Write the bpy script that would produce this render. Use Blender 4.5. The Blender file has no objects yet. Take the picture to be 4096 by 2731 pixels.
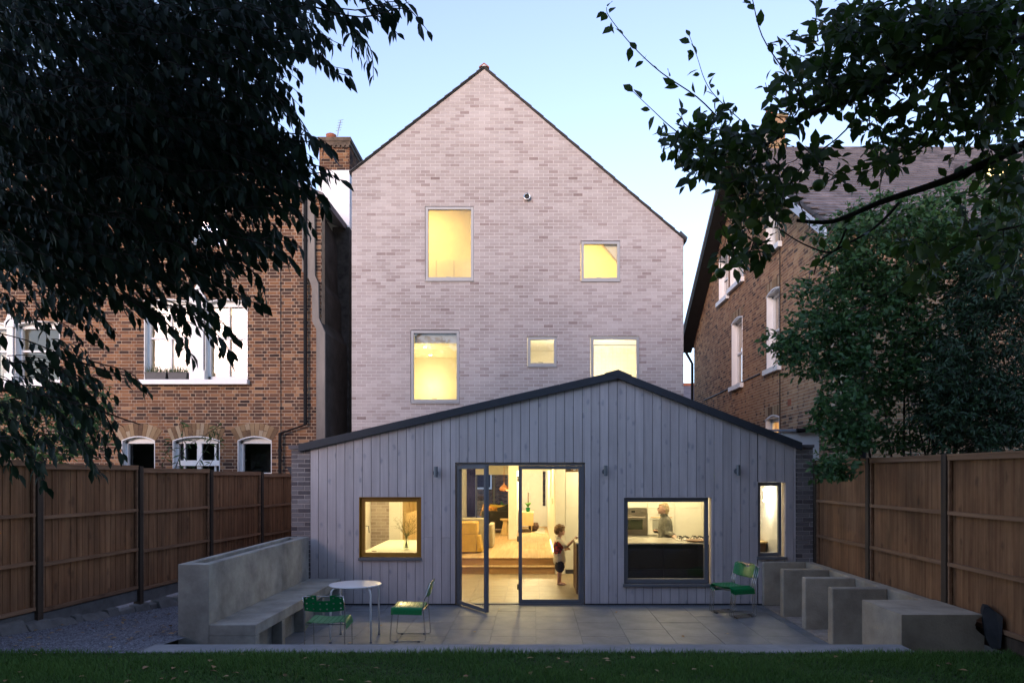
import bpy, bmesh, math, random
import numpy as np
from mathutils import Vector, Matrix

# ---------------------------------------------------------------- camera, sky, sun, exposure
F, H, D0 = 2900.0, 2.17, 12.09            # focal length (px of a 4096 px frame), eye height, distance to the extension
sc = bpy.context.scene
col = sc.collection
cam = bpy.data.cameras.new('camera')
cam.sensor_width = 36; cam.lens = F / 4096 * 36
cam.shift_x = -87 / 4096; cam.shift_y = 531.5 / 4096
cam.clip_start = 0.05; cam.clip_end = 600
cam_o = bpy.data.objects.new('camera', cam); col.objects.link(cam_o)
cam_o.location = (0, -D0, H); cam_o.rotation_euler = (math.pi / 2, 0, 0)
sc.camera = cam_o

SUN_EL, SUN_AZ = 9.0, 200.0
world = bpy.data.worlds.new('World'); sc.world = world; world.use_nodes = True
wn = world.node_tree.nodes; wl = world.node_tree.links
sky = wn.new('ShaderNodeTexSky'); sky.sky_type = 'NISHITA'; sky.sun_disc = False
sky.sun_elevation = math.radians(SUN_EL); sky.sun_rotation = math.radians(SUN_AZ)
sky.air_density = 1.0; sky.dust_density = 0.1; sky.ozone_density = 4.0
bg = wn['Background']; bg.inputs[1].default_value = 0.15
hsv = wn.new('ShaderNodeHueSaturation'); hsv.inputs['Saturation'].default_value = .72; hsv.inputs['Hue'].default_value = .511
wl.new(sky.outputs[0], hsv.inputs['Color']); wl.new(hsv.outputs[0], bg.inputs[0])
sun = bpy.data.lights.new('sun', 'SUN'); sun.energy = .9; sun.angle = math.radians(20); sun.color = (1.0, 0.70, 0.60)
sun_o = bpy.data.objects.new('sun', sun); col.objects.link(sun_o)
sun_o.rotation_euler = (math.radians(90 - SUN_EL), 0, math.radians(180 - SUN_AZ))
vs = sc.view_settings
vs.view_transform = 'Standard'; vs.look = 'None'; vs.exposure = 1.85; vs.gamma = 1.0; vs.use_curve_mapping = False
cy = sc.cycles
cy.use_denoising = True; cy.max_bounces = 6; cy.diffuse_bounces = 3; cy.glossy_bounces = 4
cy.transparent_max_bounces = 24; cy.transmission_bounces = 6; cy.caustics_reflective = False; cy.caustics_refractive = False
cy.sample_clamp_indirect = 6.0
R = random.Random(7)
NR = np.random.default_rng(11)

def PX(x, d): return (x - 2135) * d / F
def PZ(y, d): return H - (y - 1897) * d / F
def W(x, y, d): return Vector((PX(x, d), d - D0, PZ(y, d)))
def WD(x, y, d): return W(x * 1.7415, y * 1.7415, d)       # the same from a 2352 px wide view

# ---------------------------------------------------------------- helpers
def tag(o, label=None, cat=None, group=None, kind=None):
    for k, v in (('label', label), ('category', cat), ('group', group), ('kind', kind)):
        if v: o[k] = v
    return o
def thing(name, label, cat, loc=(0, 0, 0), group=None, rz=0):
    o = bpy.data.objects.new(name, None); col.objects.link(o)
    o.location = loc; o.rotation_euler = (0, 0, rz); o.empty_display_size = .1
    return tag(o, label, cat, group)
def adopt(o, parent):
    if parent is None: return o
    chain = Matrix()
    p = parent; ms = []
    while p is not None:
        ms.append(p.matrix_parent_inverse @ p.matrix_basis); p = p.parent
    for m in reversed(ms): chain = chain @ m
    o.parent = parent; o.matrix_parent_inverse = chain.inverted()
    return o
def link(name, mesh, parent=None):
    o = bpy.data.objects.new(name, mesh); col.objects.link(o)
    return adopt(o, parent)
def copy_tree(o, parent=None):
    c = o.copy(); col.objects.link(c); c.parent = parent
    for ch in list(o.children): copy_tree(ch, c)
    return c

class MB:
    def __init__(s): s.v, s.f, s.t = [], [], []
    def add(s, vs_, fs, t=.5):
        b = len(s.v); s.v += [tuple(v) for v in vs_]
        s.f += [tuple(i + b for i in f) for f in fs]; s.t += [t] * len(fs)
        return s
    def box(s, x0, x1, y0, y1, z0, z1, t=.5, m=None):
        p = [(x0,y0,z0),(x1,y0,z0),(x1,y1,z0),(x0,y1,z0),(x0,y0,z1),(x1,y0,z1),(x1,y1,z1),(x0,y1,z1)]
        if m is not None: p = [m @ Vector(q) for q in p]
        return s.add(p, [(0,3,2,1),(4,5,6,7),(0,1,5,4),(1,2,6,5),(2,3,7,6),(3,0,4,7)], t)
    def prism(s, poly, off, t=.5, caps=True):
        n = len(poly); off = Vector(off); a = [Vector(p) for p in poly]; b = [p + off for p in a]
        fs = [(i, (i + 1) % n, n + (i + 1) % n, n + i) for i in range(n)]
        if caps: fs += [tuple(range(n - 1, -1, -1)), tuple(range(n, 2 * n))]
        return s.add(a + b, fs, t)
    def tube(s, path, r, n=6, t=.5, cap=True):
        P = [Vector(p) for p in path]; k = len(P)
        rs = r if isinstance(r, (list, tuple)) else [r] * k
        up = None; vs_ = []
        for i, p in enumerate(P):
            d = (P[min(i + 1, k - 1)] - P[max(i - 1, 0)]).normalized()
            if up is None:
                up = Vector((0, 0, 1)) if abs(d.z) < .9 else Vector((1, 0, 0))
            a = d.cross(up)
            if a.length < 1e-4: a = d.orthogonal()
            a.normalize(); b = d.cross(a).normalized(); up = b.cross(d) if b.cross(d).length > 1e-4 else up
            up = a.cross(d).normalized()
            for j in range(n):
                w = 2 * math.pi * j / n
                vs_.append(p + rs[i] * (math.cos(w) * a + math.sin(w) * b))
        fs = [(i*n+j, i*n+(j+1)%n, (i+1)*n+(j+1)%n, (i+1)*n+j) for i in range(k-1) for j in range(n)]
        if cap: fs += [tuple(range(n-1,-1,-1)), tuple(range((k-1)*n, k*n))]
        return s.add(vs_, fs, t)
    def lathe(s, prof, c, n=16, t=.5, m=None, cap=True):
        vs_ = []
        for r, z in prof:
            for j in range(n):
                w = 2*math.pi*j/n; q = Vector((r*math.cos(w), r*math.sin(w), z))
                if m is not None: q = m @ q
                vs_.append(q + Vector(c))
        k = len(prof)
        fs = [(i*n+j, i*n+(j+1)%n, (i+1)*n+(j+1)%n, (i+1)*n+j) for i in range(k-1) for j in range(n)]
        if cap: fs += [tuple(range(n-1,-1,-1)), tuple(range((k-1)*n, k*n))]
        return s.add(vs_, fs, t)
    def ring(s, x0, x1, z0, z1, w, y0, y1, t=.5):
        "a rectangular frame in a plane of constant y, butt jointed"
        s.box(x0, x0+w, y0, y1, z0, z1, t); s.box(x1-w, x1, y0, y1, z0, z1, t)
        s.box(x0+w, x1-w, y0, y1, z0, z0+w, t); s.box(x0+w, x1-w, y0, y1, z1-w, z1, t)
        return s
    def build(s, name, mat, parent=None, smooth=False, bevel=0, solid=0, subsurf=0, weld=False):
        me = bpy.data.meshes.new(name); me.from_pydata(s.v, [], s.f)
        at = me.attributes.new('tint', 'FLOAT', 'FACE'); at.data.foreach_set('value', s.t)
        me.materials.append(mat)
        if smooth: me.polygons.foreach_set('use_smooth', [True] * len(me.polygons))
        me.update()
        bm = bmesh.new(); bm.from_mesh(me)
        if weld: bmesh.ops.remove_doubles(bm, verts=bm.verts, dist=1e-4)
        bmesh.ops.recalc_face_normals(bm, faces=bm.faces); bm.to_mesh(me); bm.free()
        o = link(name, me, parent)
        if solid:
            m = o.modifiers.new('s', 'SOLIDIFY'); m.thickness = solid; m.offset = 0
        if subsurf:
            m = o.modifiers.new('u', 'SUBSURF'); m.levels = m.render_levels = subsurf
        if weld:
            m = o.modifiers.new('e', 'EDGE_SPLIT'); m.split_angle = math.radians(35)
        if bevel:
            m = o.modifiers.new('b', 'BEVEL'); m.width = bevel; m.segments = 2; m.limit_method = 'ANGLE'; m.angle_limit = math.radians(40)
        return o

def struct(mb, name, mat, label=None, **k):
    o = mb.build(name, mat, **k); o['kind'] = 'structure'
    if label: o['label'] = label
    return o

# ---------------------------------------------------------------- materials
def nodes(name):
    m = bpy.data.materials.new(name); m.use_nodes = True
    nt = m.node_tree; return m, nt, nt.nodes, nt.links, nt.nodes['Principled BSDF']
def pbr(name, c, rough=.6, metal=0, var=.12, scale=6, stretch=(1,1,1), bump=0, bscale=40, tint=0, c2=None, spec=.5, coat=0, objrand=0):
    m, nt, N, L, p = nodes(name)
    p.inputs['Roughness'].default_value = rough; p.inputs['Metallic'].default_value = metal
    p.inputs['Specular IOR Level'].default_value = spec; p.inputs['Coat Weight'].default_value = coat
    tc = N.new('ShaderNodeTexCoord'); mp = N.new('ShaderNodeMapping'); mp.inputs['Scale'].default_value = stretch
    L.new(tc.outputs['Object'], mp.inputs[0])
    nz = N.new('ShaderNodeTexNoise'); nz.inputs['Scale'].default_value = scale; nz.inputs['Detail'].default_value = 6; nz.inputs['Roughness'].default_value = .65
    L.new(mp.outputs[0], nz.inputs[0])
    mx = N.new('ShaderNodeMix'); mx.data_type = 'RGBA'
    lo = c2 if c2 else tuple(x * (1 - var * 1.6) for x in c)
    hi = tuple(min(1, x * (1 + var)) for x in c) if not c2 else c
    mx.inputs[6].default_value = (*lo, 1); mx.inputs[7].default_value = (*hi, 1)
    rmp = N.new('ShaderNodeMapRange'); rmp.inputs[1].default_value = .3; rmp.inputs[2].default_value = .7
    L.new(nz.outputs[0], rmp.inputs[0]); L.new(rmp.outputs[0], mx.inputs[0])
    out = mx.outputs[2]
    if tint or objrand:
        hs = N.new('ShaderNodeHueSaturation'); L.new(out, hs.inputs['Color'])
        r2 = N.new('ShaderNodeMapRange')
        k = tint or objrand
        r2.inputs[3].default_value = 1 - k; r2.inputs[4].default_value = 1 + k
        if tint:
            a = N.new('ShaderNodeAttribute'); a.attribute_name = 'tint'; L.new(a.outputs['Fac'], r2.inputs[0])
        else:
            a = N.new('ShaderNodeObjectInfo'); L.new(a.outputs['Random'], r2.inputs[0])
        L.new(r2.outputs[0], hs.inputs['Value']); out = hs.outputs[0]
    L.new(out, p.inputs['Base Color'])
    if bump:
        n2 = N.new('ShaderNodeTexNoise'); n2.inputs['Scale'].default_value = bscale; n2.inputs['Detail'].default_value = 5
        L.new(mp.outputs[0], n2.inputs[0])
        b = N.new('ShaderNodeBump'); b.inputs['Strength'].default_value = bump; b.inputs['Distance'].default_value = .01
        L.new(n2.outputs[0], b.inputs['Height']); L.new(b.outputs[0], p.inputs['Normal'])
    return m
def brickmat(name, stops, rough=.9, nscale=14, tscale=60):
    "brick colour picked per brick by its tint, with grain and paler ends"
    m, nt, N, L, p = nodes(name); p.inputs['Roughness'].default_value = rough; p.inputs['Specular IOR Level'].default_value = .2
    a = N.new('ShaderNodeAttribute'); a.attribute_name = 'tint'
    cr = N.new('ShaderNodeValToRGB'); el = cr.color_ramp.elements
    while len(el) > 1: el.remove(el[0])
    el[0].position = stops[0][0]; el[0].color = (*stops[0][1], 1)
    for q, c in stops[1:]:
        e = el.new(q); e.color = (*c, 1)
    tc = N.new('ShaderNodeTexCoord'); gm = N.new('ShaderNodeNewGeometry')
    nz = N.new('ShaderNodeTexNoise'); nz.inputs['Scale'].default_value = nscale; nz.inputs['Detail'].default_value = 5
    L.new(gm.outputs['Position'], nz.inputs[0])
    ad = N.new('ShaderNodeMath'); ad.operation = 'MULTIPLY_ADD'; ad.inputs[1].default_value = .22; 
    sb = N.new('ShaderNodeMath'); sb.operation = 'SUBTRACT'; sb.inputs[1].default_value = .11
    L.new(nz.outputs[0], ad.inputs[0]); L.new(a.outputs['Fac'], ad.inputs[2]); L.new(ad.outputs[0], sb.inputs[0])
    L.new(sb.outputs[0], cr.inputs[0])
    n3 = N.new('ShaderNodeTexNoise'); n3.inputs['Scale'].default_value = .55; n3.inputs['Detail'].default_value = 3
    L.new(gm.outputs['Position'], n3.inputs[0])
    r3 = N.new('ShaderNodeMapRange'); r3.inputs[1].default_value = .3; r3.inputs[2].default_value = .7; r3.inputs[3].default_value = .82; r3.inputs[4].default_value = 1.12
    L.new(n3.outputs[0], r3.inputs[0])
    hs = N.new('ShaderNodeHueSaturation'); L.new(cr.outputs[0], hs.inputs['Color']); L.new(r3.outputs[0], hs.inputs['Value'])
    L.new(hs.outputs[0], p.inputs['Base Color'])
    n2 = N.new('ShaderNodeTexNoise'); n2.inputs['Scale'].default_value = tscale; n2.inputs['Detail'].default_value = 4
    L.new(gm.outputs['Position'], n2.inputs[0])
    b = N.new('ShaderNodeBump'); b.inputs['Strength'].default_value = .5; b.inputs['Distance'].default_value = .006
    L.new(n2.outputs[0], b.inputs['Height']); L.new(b.outputs[0], p.inputs['Normal'])
    return m
def woodmat(name, c1, c2, cdark, along=2, rough=.75, grain=1., knots=True, rand=.14, spec=.3, knotscale=1., stain=0.):
    "sawn timber: grain along one axis, knots, each piece its own shade"
    m, nt, N, L, p = nodes(name); p.inputs['Roughness'].default_value = rough; p.inputs['Specular IOR Level'].default_value = spec
    gm = N.new('ShaderNodeNewGeometry'); oi = N.new('ShaderNodeObjectInfo')
    off = N.new('ShaderNodeVectorMath'); off.operation = 'MULTIPLY_ADD'
    cb = N.new('ShaderNodeCombineXYZ')
    for i in range(3): L.new(oi.outputs['Random'], cb.inputs[i])
    off.inputs[1].default_value = (37, 53, 71); L.new(cb.outputs[0], off.inputs[0]); L.new(gm.outputs['Position'], off.inputs[2])
    def mapped(s_along, s_across):
        mp = N.new('ShaderNodeMapping'); s = [s_across] * 3; s[along] = s_along
        mp.inputs['Scale'].default_value = s; L.new(off.outputs[0], mp.inputs[0]); return mp
    mp = mapped(.35, 9)
    nz = N.new('ShaderNodeTexNoise'); nz.inputs['Scale'].default_value = 2.2 * grain; nz.inputs['Detail'].default_value = 6; nz.inputs['Distortion'].default_value = .4
    L.new(mp.outputs[0], nz.inputs[0])
    mx = N.new('ShaderNodeMix'); mx.data_type = 'RGBA'; mx.inputs[6].default_value = (*c1, 1); mx.inputs[7].default_value = (*c2, 1)
    r = N.new('ShaderNodeMapRange'); r.inputs[1].default_value = .35; r.inputs[2].default_value = .68; L.new(nz.outputs[0], r.inputs[0]); L.new(r.outputs[0], mx.inputs[0])
    out = mx.outputs[2]
    if knots:
        mp2 = mapped(2.1 * knotscale, 4.2 * knotscale)
        vo = N.new('ShaderNodeTexVoronoi'); vo.inputs['Scale'].default_value = 1.0; vo.inputs['Randomness'].default_value = 1
        n4 = N.new('ShaderNodeTexNoise'); n4.inputs['Scale'].default_value = 14; L.new(off.outputs[0], n4.inputs[0])
        va = N.new('ShaderNodeVectorMath'); va.operation = 'MULTIPLY_ADD'; va.inputs[1].default_value = (.25, .25, .25)
        L.new(n4.outputs['Color'], va.inputs[0]); L.new(mp2.outputs[0], va.inputs[2]); L.new(va.outputs[0], vo.inputs[0])
        r2 = N.new('ShaderNodeMapRange'); r2.inputs[1].default_value = .07; r2.inputs[2].default_value = .22; r2.inputs[3].default_value = .6; r2.inputs[4].default_value = 0
        L.new(vo.outputs['Distance'], r2.inputs[0])
        m2 = N.new('ShaderNodeMix'); m2.data_type = 'RGBA'; m2.inputs[7].default_value = (*cdark, 1)
        L.new(r2.outputs[0], m2.inputs[0]); L.new(out, m2.inputs[6]); out = m2.outputs[2]
    if stain:
        mq = N.new('ShaderNodeMapping'); sq = [2.4] * 3; sq[along] = .8; mq.inputs['Scale'].default_value = sq; L.new(gm.outputs['Position'], mq.inputs[0])
        ns = N.new('ShaderNodeTexNoise'); ns.inputs['Scale'].default_value = 1.0; ns.inputs['Detail'].default_value = 7; ns.inputs['Roughness'].default_value = .7; L.new(mq.outputs[0], ns.inputs[0])
        rs_ = N.new('ShaderNodeMapRange'); rs_.inputs[1].default_value = .32; rs_.inputs[2].default_value = .68; rs_.inputs[3].default_value = 1 - stain; rs_.inputs[4].default_value = 1 + stain * .55; L.new(ns.outputs[0], rs_.inputs[0])
        hq = N.new('ShaderNodeHueSaturation'); L.new(out, hq.inputs['Color']); L.new(rs_.outputs[0], hq.inputs['Value']); out = hq.outputs[0]
    hs = N.new('ShaderNodeHueSaturation'); L.new(out, hs.inputs['Color'])
    r4 = N.new('ShaderNodeMapRange'); r4.inputs[3].default_value = 1 - rand; r4.inputs[4].default_value = 1 + rand
    L.new(oi.outputs['Random'], r4.inputs[0]); L.new(r4.outputs[0], hs.inputs['Value'])
    L.new(hs.outputs[0], p.inputs['Base Color'])
    b = N.new('ShaderNodeBump'); b.inputs['Strength'].default_value = .25; b.inputs['Distance'].default_value = .004
    L.new(nz.outputs[0], b.inputs['Height']); L.new(b.outputs[0], p.inputs['Normal'])
    return m
def leafmat(name, c, c2, trans=.35, rough=.45, spec=.4):
    m, nt, N, L, p = nodes(name)
    a = N.new('ShaderNodeAttribute'); a.attribute_name = 'tint'
    mx = N.new('ShaderNodeMix'); mx.data_type = 'RGBA'; mx.inputs[6].default_value = (*c, 1); mx.inputs[7].default_value = (*c2, 1)
    L.new(a.outputs['Fac'], mx.inputs[0]); L.new(mx.outputs[2], p.inputs['Base Color'])
    p.inputs['Roughness'].default_value = rough; p.inputs['Specular IOR Level'].default_value = spec
    tr = N.new('ShaderNodeBsdfTranslucent'); L.new(mx.outputs[2], tr.inputs[0])
    ms = N.new('ShaderNodeMixShader'); ms.inputs[0].default_value = trans
    L.new(p.outputs[0], ms.inputs[1]); L.new(tr.outputs[0], ms.inputs[2]); L.new(ms.outputs[0], N['Material Output'].inputs[0])
    return m
def emit(name, c, s):
    m, nt, N, L, p = nodes(name)
    p.inputs['Base Color'].default_value = (*c, 1); p.inputs['Emission Color'].default_value = (*c, 1); p.inputs['Emission Strength'].default_value = s
    return m
def glassmat(name, ior=1.5, tintc=(1, 1, 1)):
    m, nt, N, L, p = nodes(name); N.remove(p)
    t = N.new('ShaderNodeBsdfTransparent'); t.inputs[0].default_value = (*tintc, 1)
    g = N.new('ShaderNodeBsdfGlossy'); g.inputs['Roughness'].default_value = .002
    ge = N.new('ShaderNodeNewGeometry'); dp = N.new('ShaderNodeVectorMath'); dp.operation = 'DOT_PRODUCT'
    L.new(ge.outputs['Incoming'], dp.inputs[0]); L.new(ge.outputs['Normal'], dp.inputs[1])
    def mth(op, x, y):
        q = N.new('ShaderNodeMath'); q.operation = op; q.use_clamp = True
        for k, v in ((0, x), (1, y)):
            if isinstance(v, (int, float)): q.inputs[k].default_value = v
            elif v is not None: L.new(v, q.inputs[k])
        return q.outputs[0]
    r0 = ((ior-1)/(ior+1))**2
    ab = N.new('ShaderNodeMath'); ab.operation = 'ABSOLUTE'; L.new(dp.outputs['Value'], ab.inputs[0])
    fac = mth('ADD', mth('MULTIPLY', mth('POWER', mth('SUBTRACT', 1.0, ab.outputs[0]), 5.0), 1-r0), r0)
    ms = N.new('ShaderNodeMixShader'); L.new(fac, ms.inputs[0]); L.new(t.outputs[0], ms.inputs[1]); L.new(g.outputs[0], ms.inputs[2])
    L.new(ms.outputs[0], N['Material Output'].inputs[0])
    return m

M = {}
M['gbrick'] = brickmat('gable brick', [(0, (.25, .185, .17)), (.2, (.325, .255, .235)), (.45, (.395, .33, .305)), (.75, (.45, .385, .36)), (1, (.49, .425, .40))])
M['gmortar'] = pbr('pale mortar', (.60, .54, .52), .95, var=.08, bump=.3)
M['pbrick'] = brickmat('pier brick', [(0, (.10, .085, .09)), (.5, (.19, .165, .165)), (1, (.27, .24, .235))])
M['sbrick'] = brickmat('stock brick', [(0, (.045, .028, .023)), (.25, (.09, .048, .034)), (.5, (.175, .082, .045)), (.75, (.26, .125, .062)), (1, (.33, .185, .10))])
M['smortar'] = pbr('stock mortar', (.37, .27, .19), .95, var=.2, bump=.3)
M['ybrick'] = brickmat('yellow stock brick', [(0, (.09, .06, .05)), (.3, (.21, .12, .078)), (.6, (.35, .195, .11)), (1, (.44, .275, .155))])
M['ymortar'] = pbr('yellow mortar', (.52, .41, .29), .95, var=.12)
M['vous'] = brickmat('arch brick', [(0, (.10, .06, .04)), (.3, (.24, .15, .08)), (.6, (.33, .23, .13)), (1, (.40, .31, .21))])
M['clad'] = woodmat('white oiled larch', (.50, .435, .43), (.58, .51, .50), (.27, .26, .30), along=2, rand=.08, knotscale=1.5, stain=.12)
M['fence'] = woodmat('fence board', (.215, .095, .043), (.335, .17, .082), (.075, .036, .02), along=2, rand=.10, knotscale=1.3, stain=.42)
M['post'] = woodmat('fence post', (.05, .034, .024), (.095, .064, .043), (.03, .02, .013), along=2, rand=.2)
M['rail'] = woodmat('fence rail', (.23, .12, .065), (.33, .185, .105), (.1, .05, .03), along=1, rand=.12)
M['gboard'] = pbr('gravel board', (.17, .16, .15), .9, var=.2, bump=.3)
M['zinc'] = pbr('dark zinc', (.03, .033, .042), .6, metal=0, var=.1, bump=.05)
M['alu'] = pbr('grey aluminium', (.15, .15, .16), .5, metal=.1, var=.03)
M['alul'] = pbr('stone grey window frame', (.36, .345, .335), .5, var=.03)
M['amber'] = pbr('ochre window frame', (.36, .17, .015), .4, var=.05)
M['dark'] = pbr('dark membrane', (.02, .02, .022), .9)
M['white'] = pbr('white paint', (.80, .79, .77), .5, var=.03, bump=.04)
M['cream'] = pbr('cream wall', (.80, .76, .66), .8, var=.02)
M['wallw'] = pbr('interior white', (.82, .80, .76), .8, var=.02)
M['ochre'] = pbr('warm painted wall', (.80, .66, .33), .8, var=.03)
M['glass'] = glassmat('window glass', 1.5)
M['vglass'] = glassmat('vase glass', 1.6, (.93, .97, .93))
M['conc'] = pbr('polished render', (.345, .335, .30), .8, var=.3, scale=1.9, bump=.25, bscale=25)
M['conc2'] = pbr('sand render', (.42, .35, .265), .9, var=.22, scale=2.2, bump=.5, bscale=45)
M['render'] = pbr('grey render', (.22, .19, .165), .9, var=.25, scale=1.3, stretch=(1, 1, .35), bump=.3)
M['slab'] = pbr('limestone paving', (.185, .195, .205), .6, var=.22, scale=2.4, bump=.15, bscale=12, objrand=.05)
M['kerb'] = pbr('concrete kerb', (.26, .265, .275), .85, var=.15, scale=3, bump=.25)
M['joint'] = pbr('paving joint', (.17, .175, .18), .95)
M['soil'] = pbr('soil', (.055, .05, .035), .95, var=.4, scale=4, bump=.5)
M['turf'] = pbr('turf', (.035, .055, .018), .95, var=.4, scale=9, bump=.6)
M['gravel'] = pbr('gravel', (.21, .21, .235), .9, var=.3, scale=30, bump=.9, bscale=90, tint=.45)
M['stone'] = pbr('slate', (.018, .018, .02), .9, var=.4, scale=5, bump=.6, bscale=14)
M['green'] = pbr('glossy green paint', (.003, .20, .058), .3, var=.04, coat=.08, spec=.35)
M['chrome'] = pbr('chrome', (.62, .60, .57), .16, metal=1, var=.03)
M['steel'] = pbr('brushed steel', (.52, .48, .42), .32, metal=1, var=.06, scale=8, stretch=(1, 1, 14))
M['lampm'] = pbr('satin steel', (.20, .21, .23), .4, metal=.5, var=.04)
M['wtable'] = pbr('white powder coat', (.80, .80, .80), .28, var=.02, coat=.3)
M['black'] = pbr('black', (.012, .012, .012), .5)
M['iron'] = pbr('black cast iron pipe', (.012, .011, .011), .7, var=.2, spec=.2)
M['units'] = pbr('kitchen unit', (.82, .80, .70), .5, var=.02)
M['walnut'] = woodmat('walnut', (.10, .055, .03), (.17, .095, .05), (.05, .025, .015), along=2, rand=.05, knots=False)
M['oak'] = woodmat('oak', (.50, .33, .17), (.62, .43, .24), (.3, .18, .09), along=1, rand=.1, knots=False)
M['oakr'] = woodmat('oak riser', (.36, .20, .08), (.46, .27, .12), (.3, .18, .09), along=0, rand=.04, knots=False)
M['ply'] = woodmat('birch ply', (.66, .47, .22), (.74, .55, .29), (.4, .26, .1), along=2, rand=.08, knots=False)
M['tile'] = pbr('floor tile', (.27, .20, .115), .45, var=.12, scale=3, objrand=.05)
M['top'] = pbr('worktop', (.62, .58, .48), .22, var=.06, scale=12)
M['roofbrown'] = pbr('roof slate', (.16, .13, .13), .75, var=.35, scale=3, bump=.3, tint=.3)
M['rooftile'] = pbr('dark roof tile', (.06, .055, .055), .7, var=.25)
M['terra'] = pbr('terracotta', (.32, .10, .05), .8, var=.15)
M['lead'] = pbr('lead', (.24, .25, .27), .6, var=.12)
M['vergeblue'] = pbr('pale blue painted bargeboard', (.44, .50, .57), .6, var=.04)
M['bark'] = pbr('bark', (.035, .028, .022), .9, var=.4, scale=20, stretch=(1,1,.3), bump=.9, bscale=60)
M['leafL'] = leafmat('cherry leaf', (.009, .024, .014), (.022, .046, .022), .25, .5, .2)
M['leafA'] = leafmat('apple leaf', (.026, .055, .012), (.065, .115, .02), .5)
M['leafS'] = leafmat('shrub leaf', (.03, .085, .026), (.07, .15, .038), .3)
M['leafC'] = leafmat('conifer spray', (.015, .042, .016), (.034, .075, .026), .15)
M['leafP'] = leafmat('house plant leaf', (.06, .2, .03), (.14, .33, .06), .3)
M['dry'] = leafmat('fallen leaf', (.20, .10, .04), (.42, .28, .13), .1)
M['grass'] = leafmat('grass blade', (.05, .13, .026), (.13, .25, .055), .3, .6, .2)
M['apple'] = pbr('green apple', (.10, .19, .03), .35, var=.2, scale=9)
M['skin'] = pbr('skin', (.62, .37, .26), .5, var=.04)
M['hairb'] = pbr('brown hair', (.23, .12, .045), .55, var=.35, scale=30, stretch=(1, 1, .2))
M['hairg'] = pbr('blonde hair', (.56, .42, .24), .55, var=.25, scale=30, stretch=(1, 1, .2))
M['navy'] = pbr('dark shorts', (.035, .03, .04), .85, var=.2)
M['coat'] = pbr('grey green shirt', (.165, .16, .125), .85, var=.12, scale=14, bump=.2)
M['sofa'] = pbr('charcoal sofa', (.03, .028, .026), .9, var=.3, scale=40)
M['mustard'] = pbr('mustard cloth', (.55, .34, .05), .85, var=.1)
M['grey'] = pbr('grey cloth', (.42, .38, .30), .9, var=.1)
M['rug'] = pbr('woven rug', (.55, .50, .38), .95, var=.35, scale=18)
M['cush'] = pbr('orange cushion', (.60, .26, .06), .85, var=.4, scale=14)
M['blue'] = pbr('blue curtain', (.045, .04, .17), .8, var=.1)
M['curtain'] = pbr('cream curtain', (.76, .70, .58), .85, var=.05)
M['shade'] = pbr('pink lamp shade', (.66, .28, .14), .5, var=.04)
M['copper'] = pbr('copper', (.62, .34, .16), .3, metal=1)
M['bowl'] = pbr('wooden bowl', (.30, .15, .07), .45, var=.2)
M['twig'] = pbr('dry twig', (.16, .15, .04), .8)
M['plastic'] = pbr('grey planter', (.075, .07, .07), .6)
M['basket'] = pbr('dark basket', (.09, .04, .025), .8, var=.5, scale=25)
M['lit'] = emit('lit lamp', (1, .88, .6), 14)
M['litw'] = emit('lit sconce', (1, .95, .8), 10)
# boy's shirt: cream cloth with a printed dark red and navy patch
def shirtmat():
    m, nt, N, L, p = nodes('printed shirt'); p.inputs['Roughness'].default_value = .9
    tc = N.new('ShaderNodeTexCoord'); nz = N.new('ShaderNodeTexNoise'); nz.inputs['Scale'].default_value = 16; nz.inputs['Detail'].default_value = 3
    L.new(tc.outputs['Object'], nz.inputs[0])
    vd = N.new('ShaderNodeVectorMath'); vd.operation = 'DISTANCE'; vd.inputs[1].default_value = (.455, 2.02, .745)
    sc_ = N.new('ShaderNodeVectorMath'); sc_.operation = 'MULTIPLY'; sc_.inputs[1].default_value = (1, 1, 1)
    L.new(tc.outputs['Object'], vd.inputs[0])
    ad = N.new('ShaderNodeMath'); ad.operation = 'MULTIPLY_ADD'; ad.inputs[1].default_value = .09; L.new(nz.outputs[0], ad.inputs[0]); L.new(vd.outputs['Value'], ad.inputs[2])
    st = N.new('ShaderNodeMath'); st.operation = 'LESS_THAN'; st.inputs[1].default_value = .165; L.new(ad.outputs[0], st.inputs[0])
    n2 = N.new('ShaderNodeTexNoise'); n2.inputs['Scale'].default_value = 26; L.new(tc.outputs['Object'], n2.inputs[0])
    s2 = N.new('ShaderNodeMath'); s2.operation = 'GREATER_THAN'; s2.inputs[1].default_value = .5; L.new(n2.outputs[0], s2.inputs[0])
    c1 = N.new('ShaderNodeMix'); c1.data_type = 'RGBA'; c1.inputs[6].default_value = (.02, .015, .035, 1); c1.inputs[7].default_value = (.42, .02, .025, 1); L.new(s2.outputs[0], c1.inputs[0])
    c2 = N.new('ShaderNodeMix'); c2.data_type = 'RGBA'; c2.inputs[6].default_value = (.60, .53, .43, 1); L.new(st.outputs[0], c2.inputs[0]); L.new(c1.outputs[2], c2.inputs[7])
    L.new(c2.outputs[2], p.inputs['Base Color']); return m
M['shirt'] = shirtmat()

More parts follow.
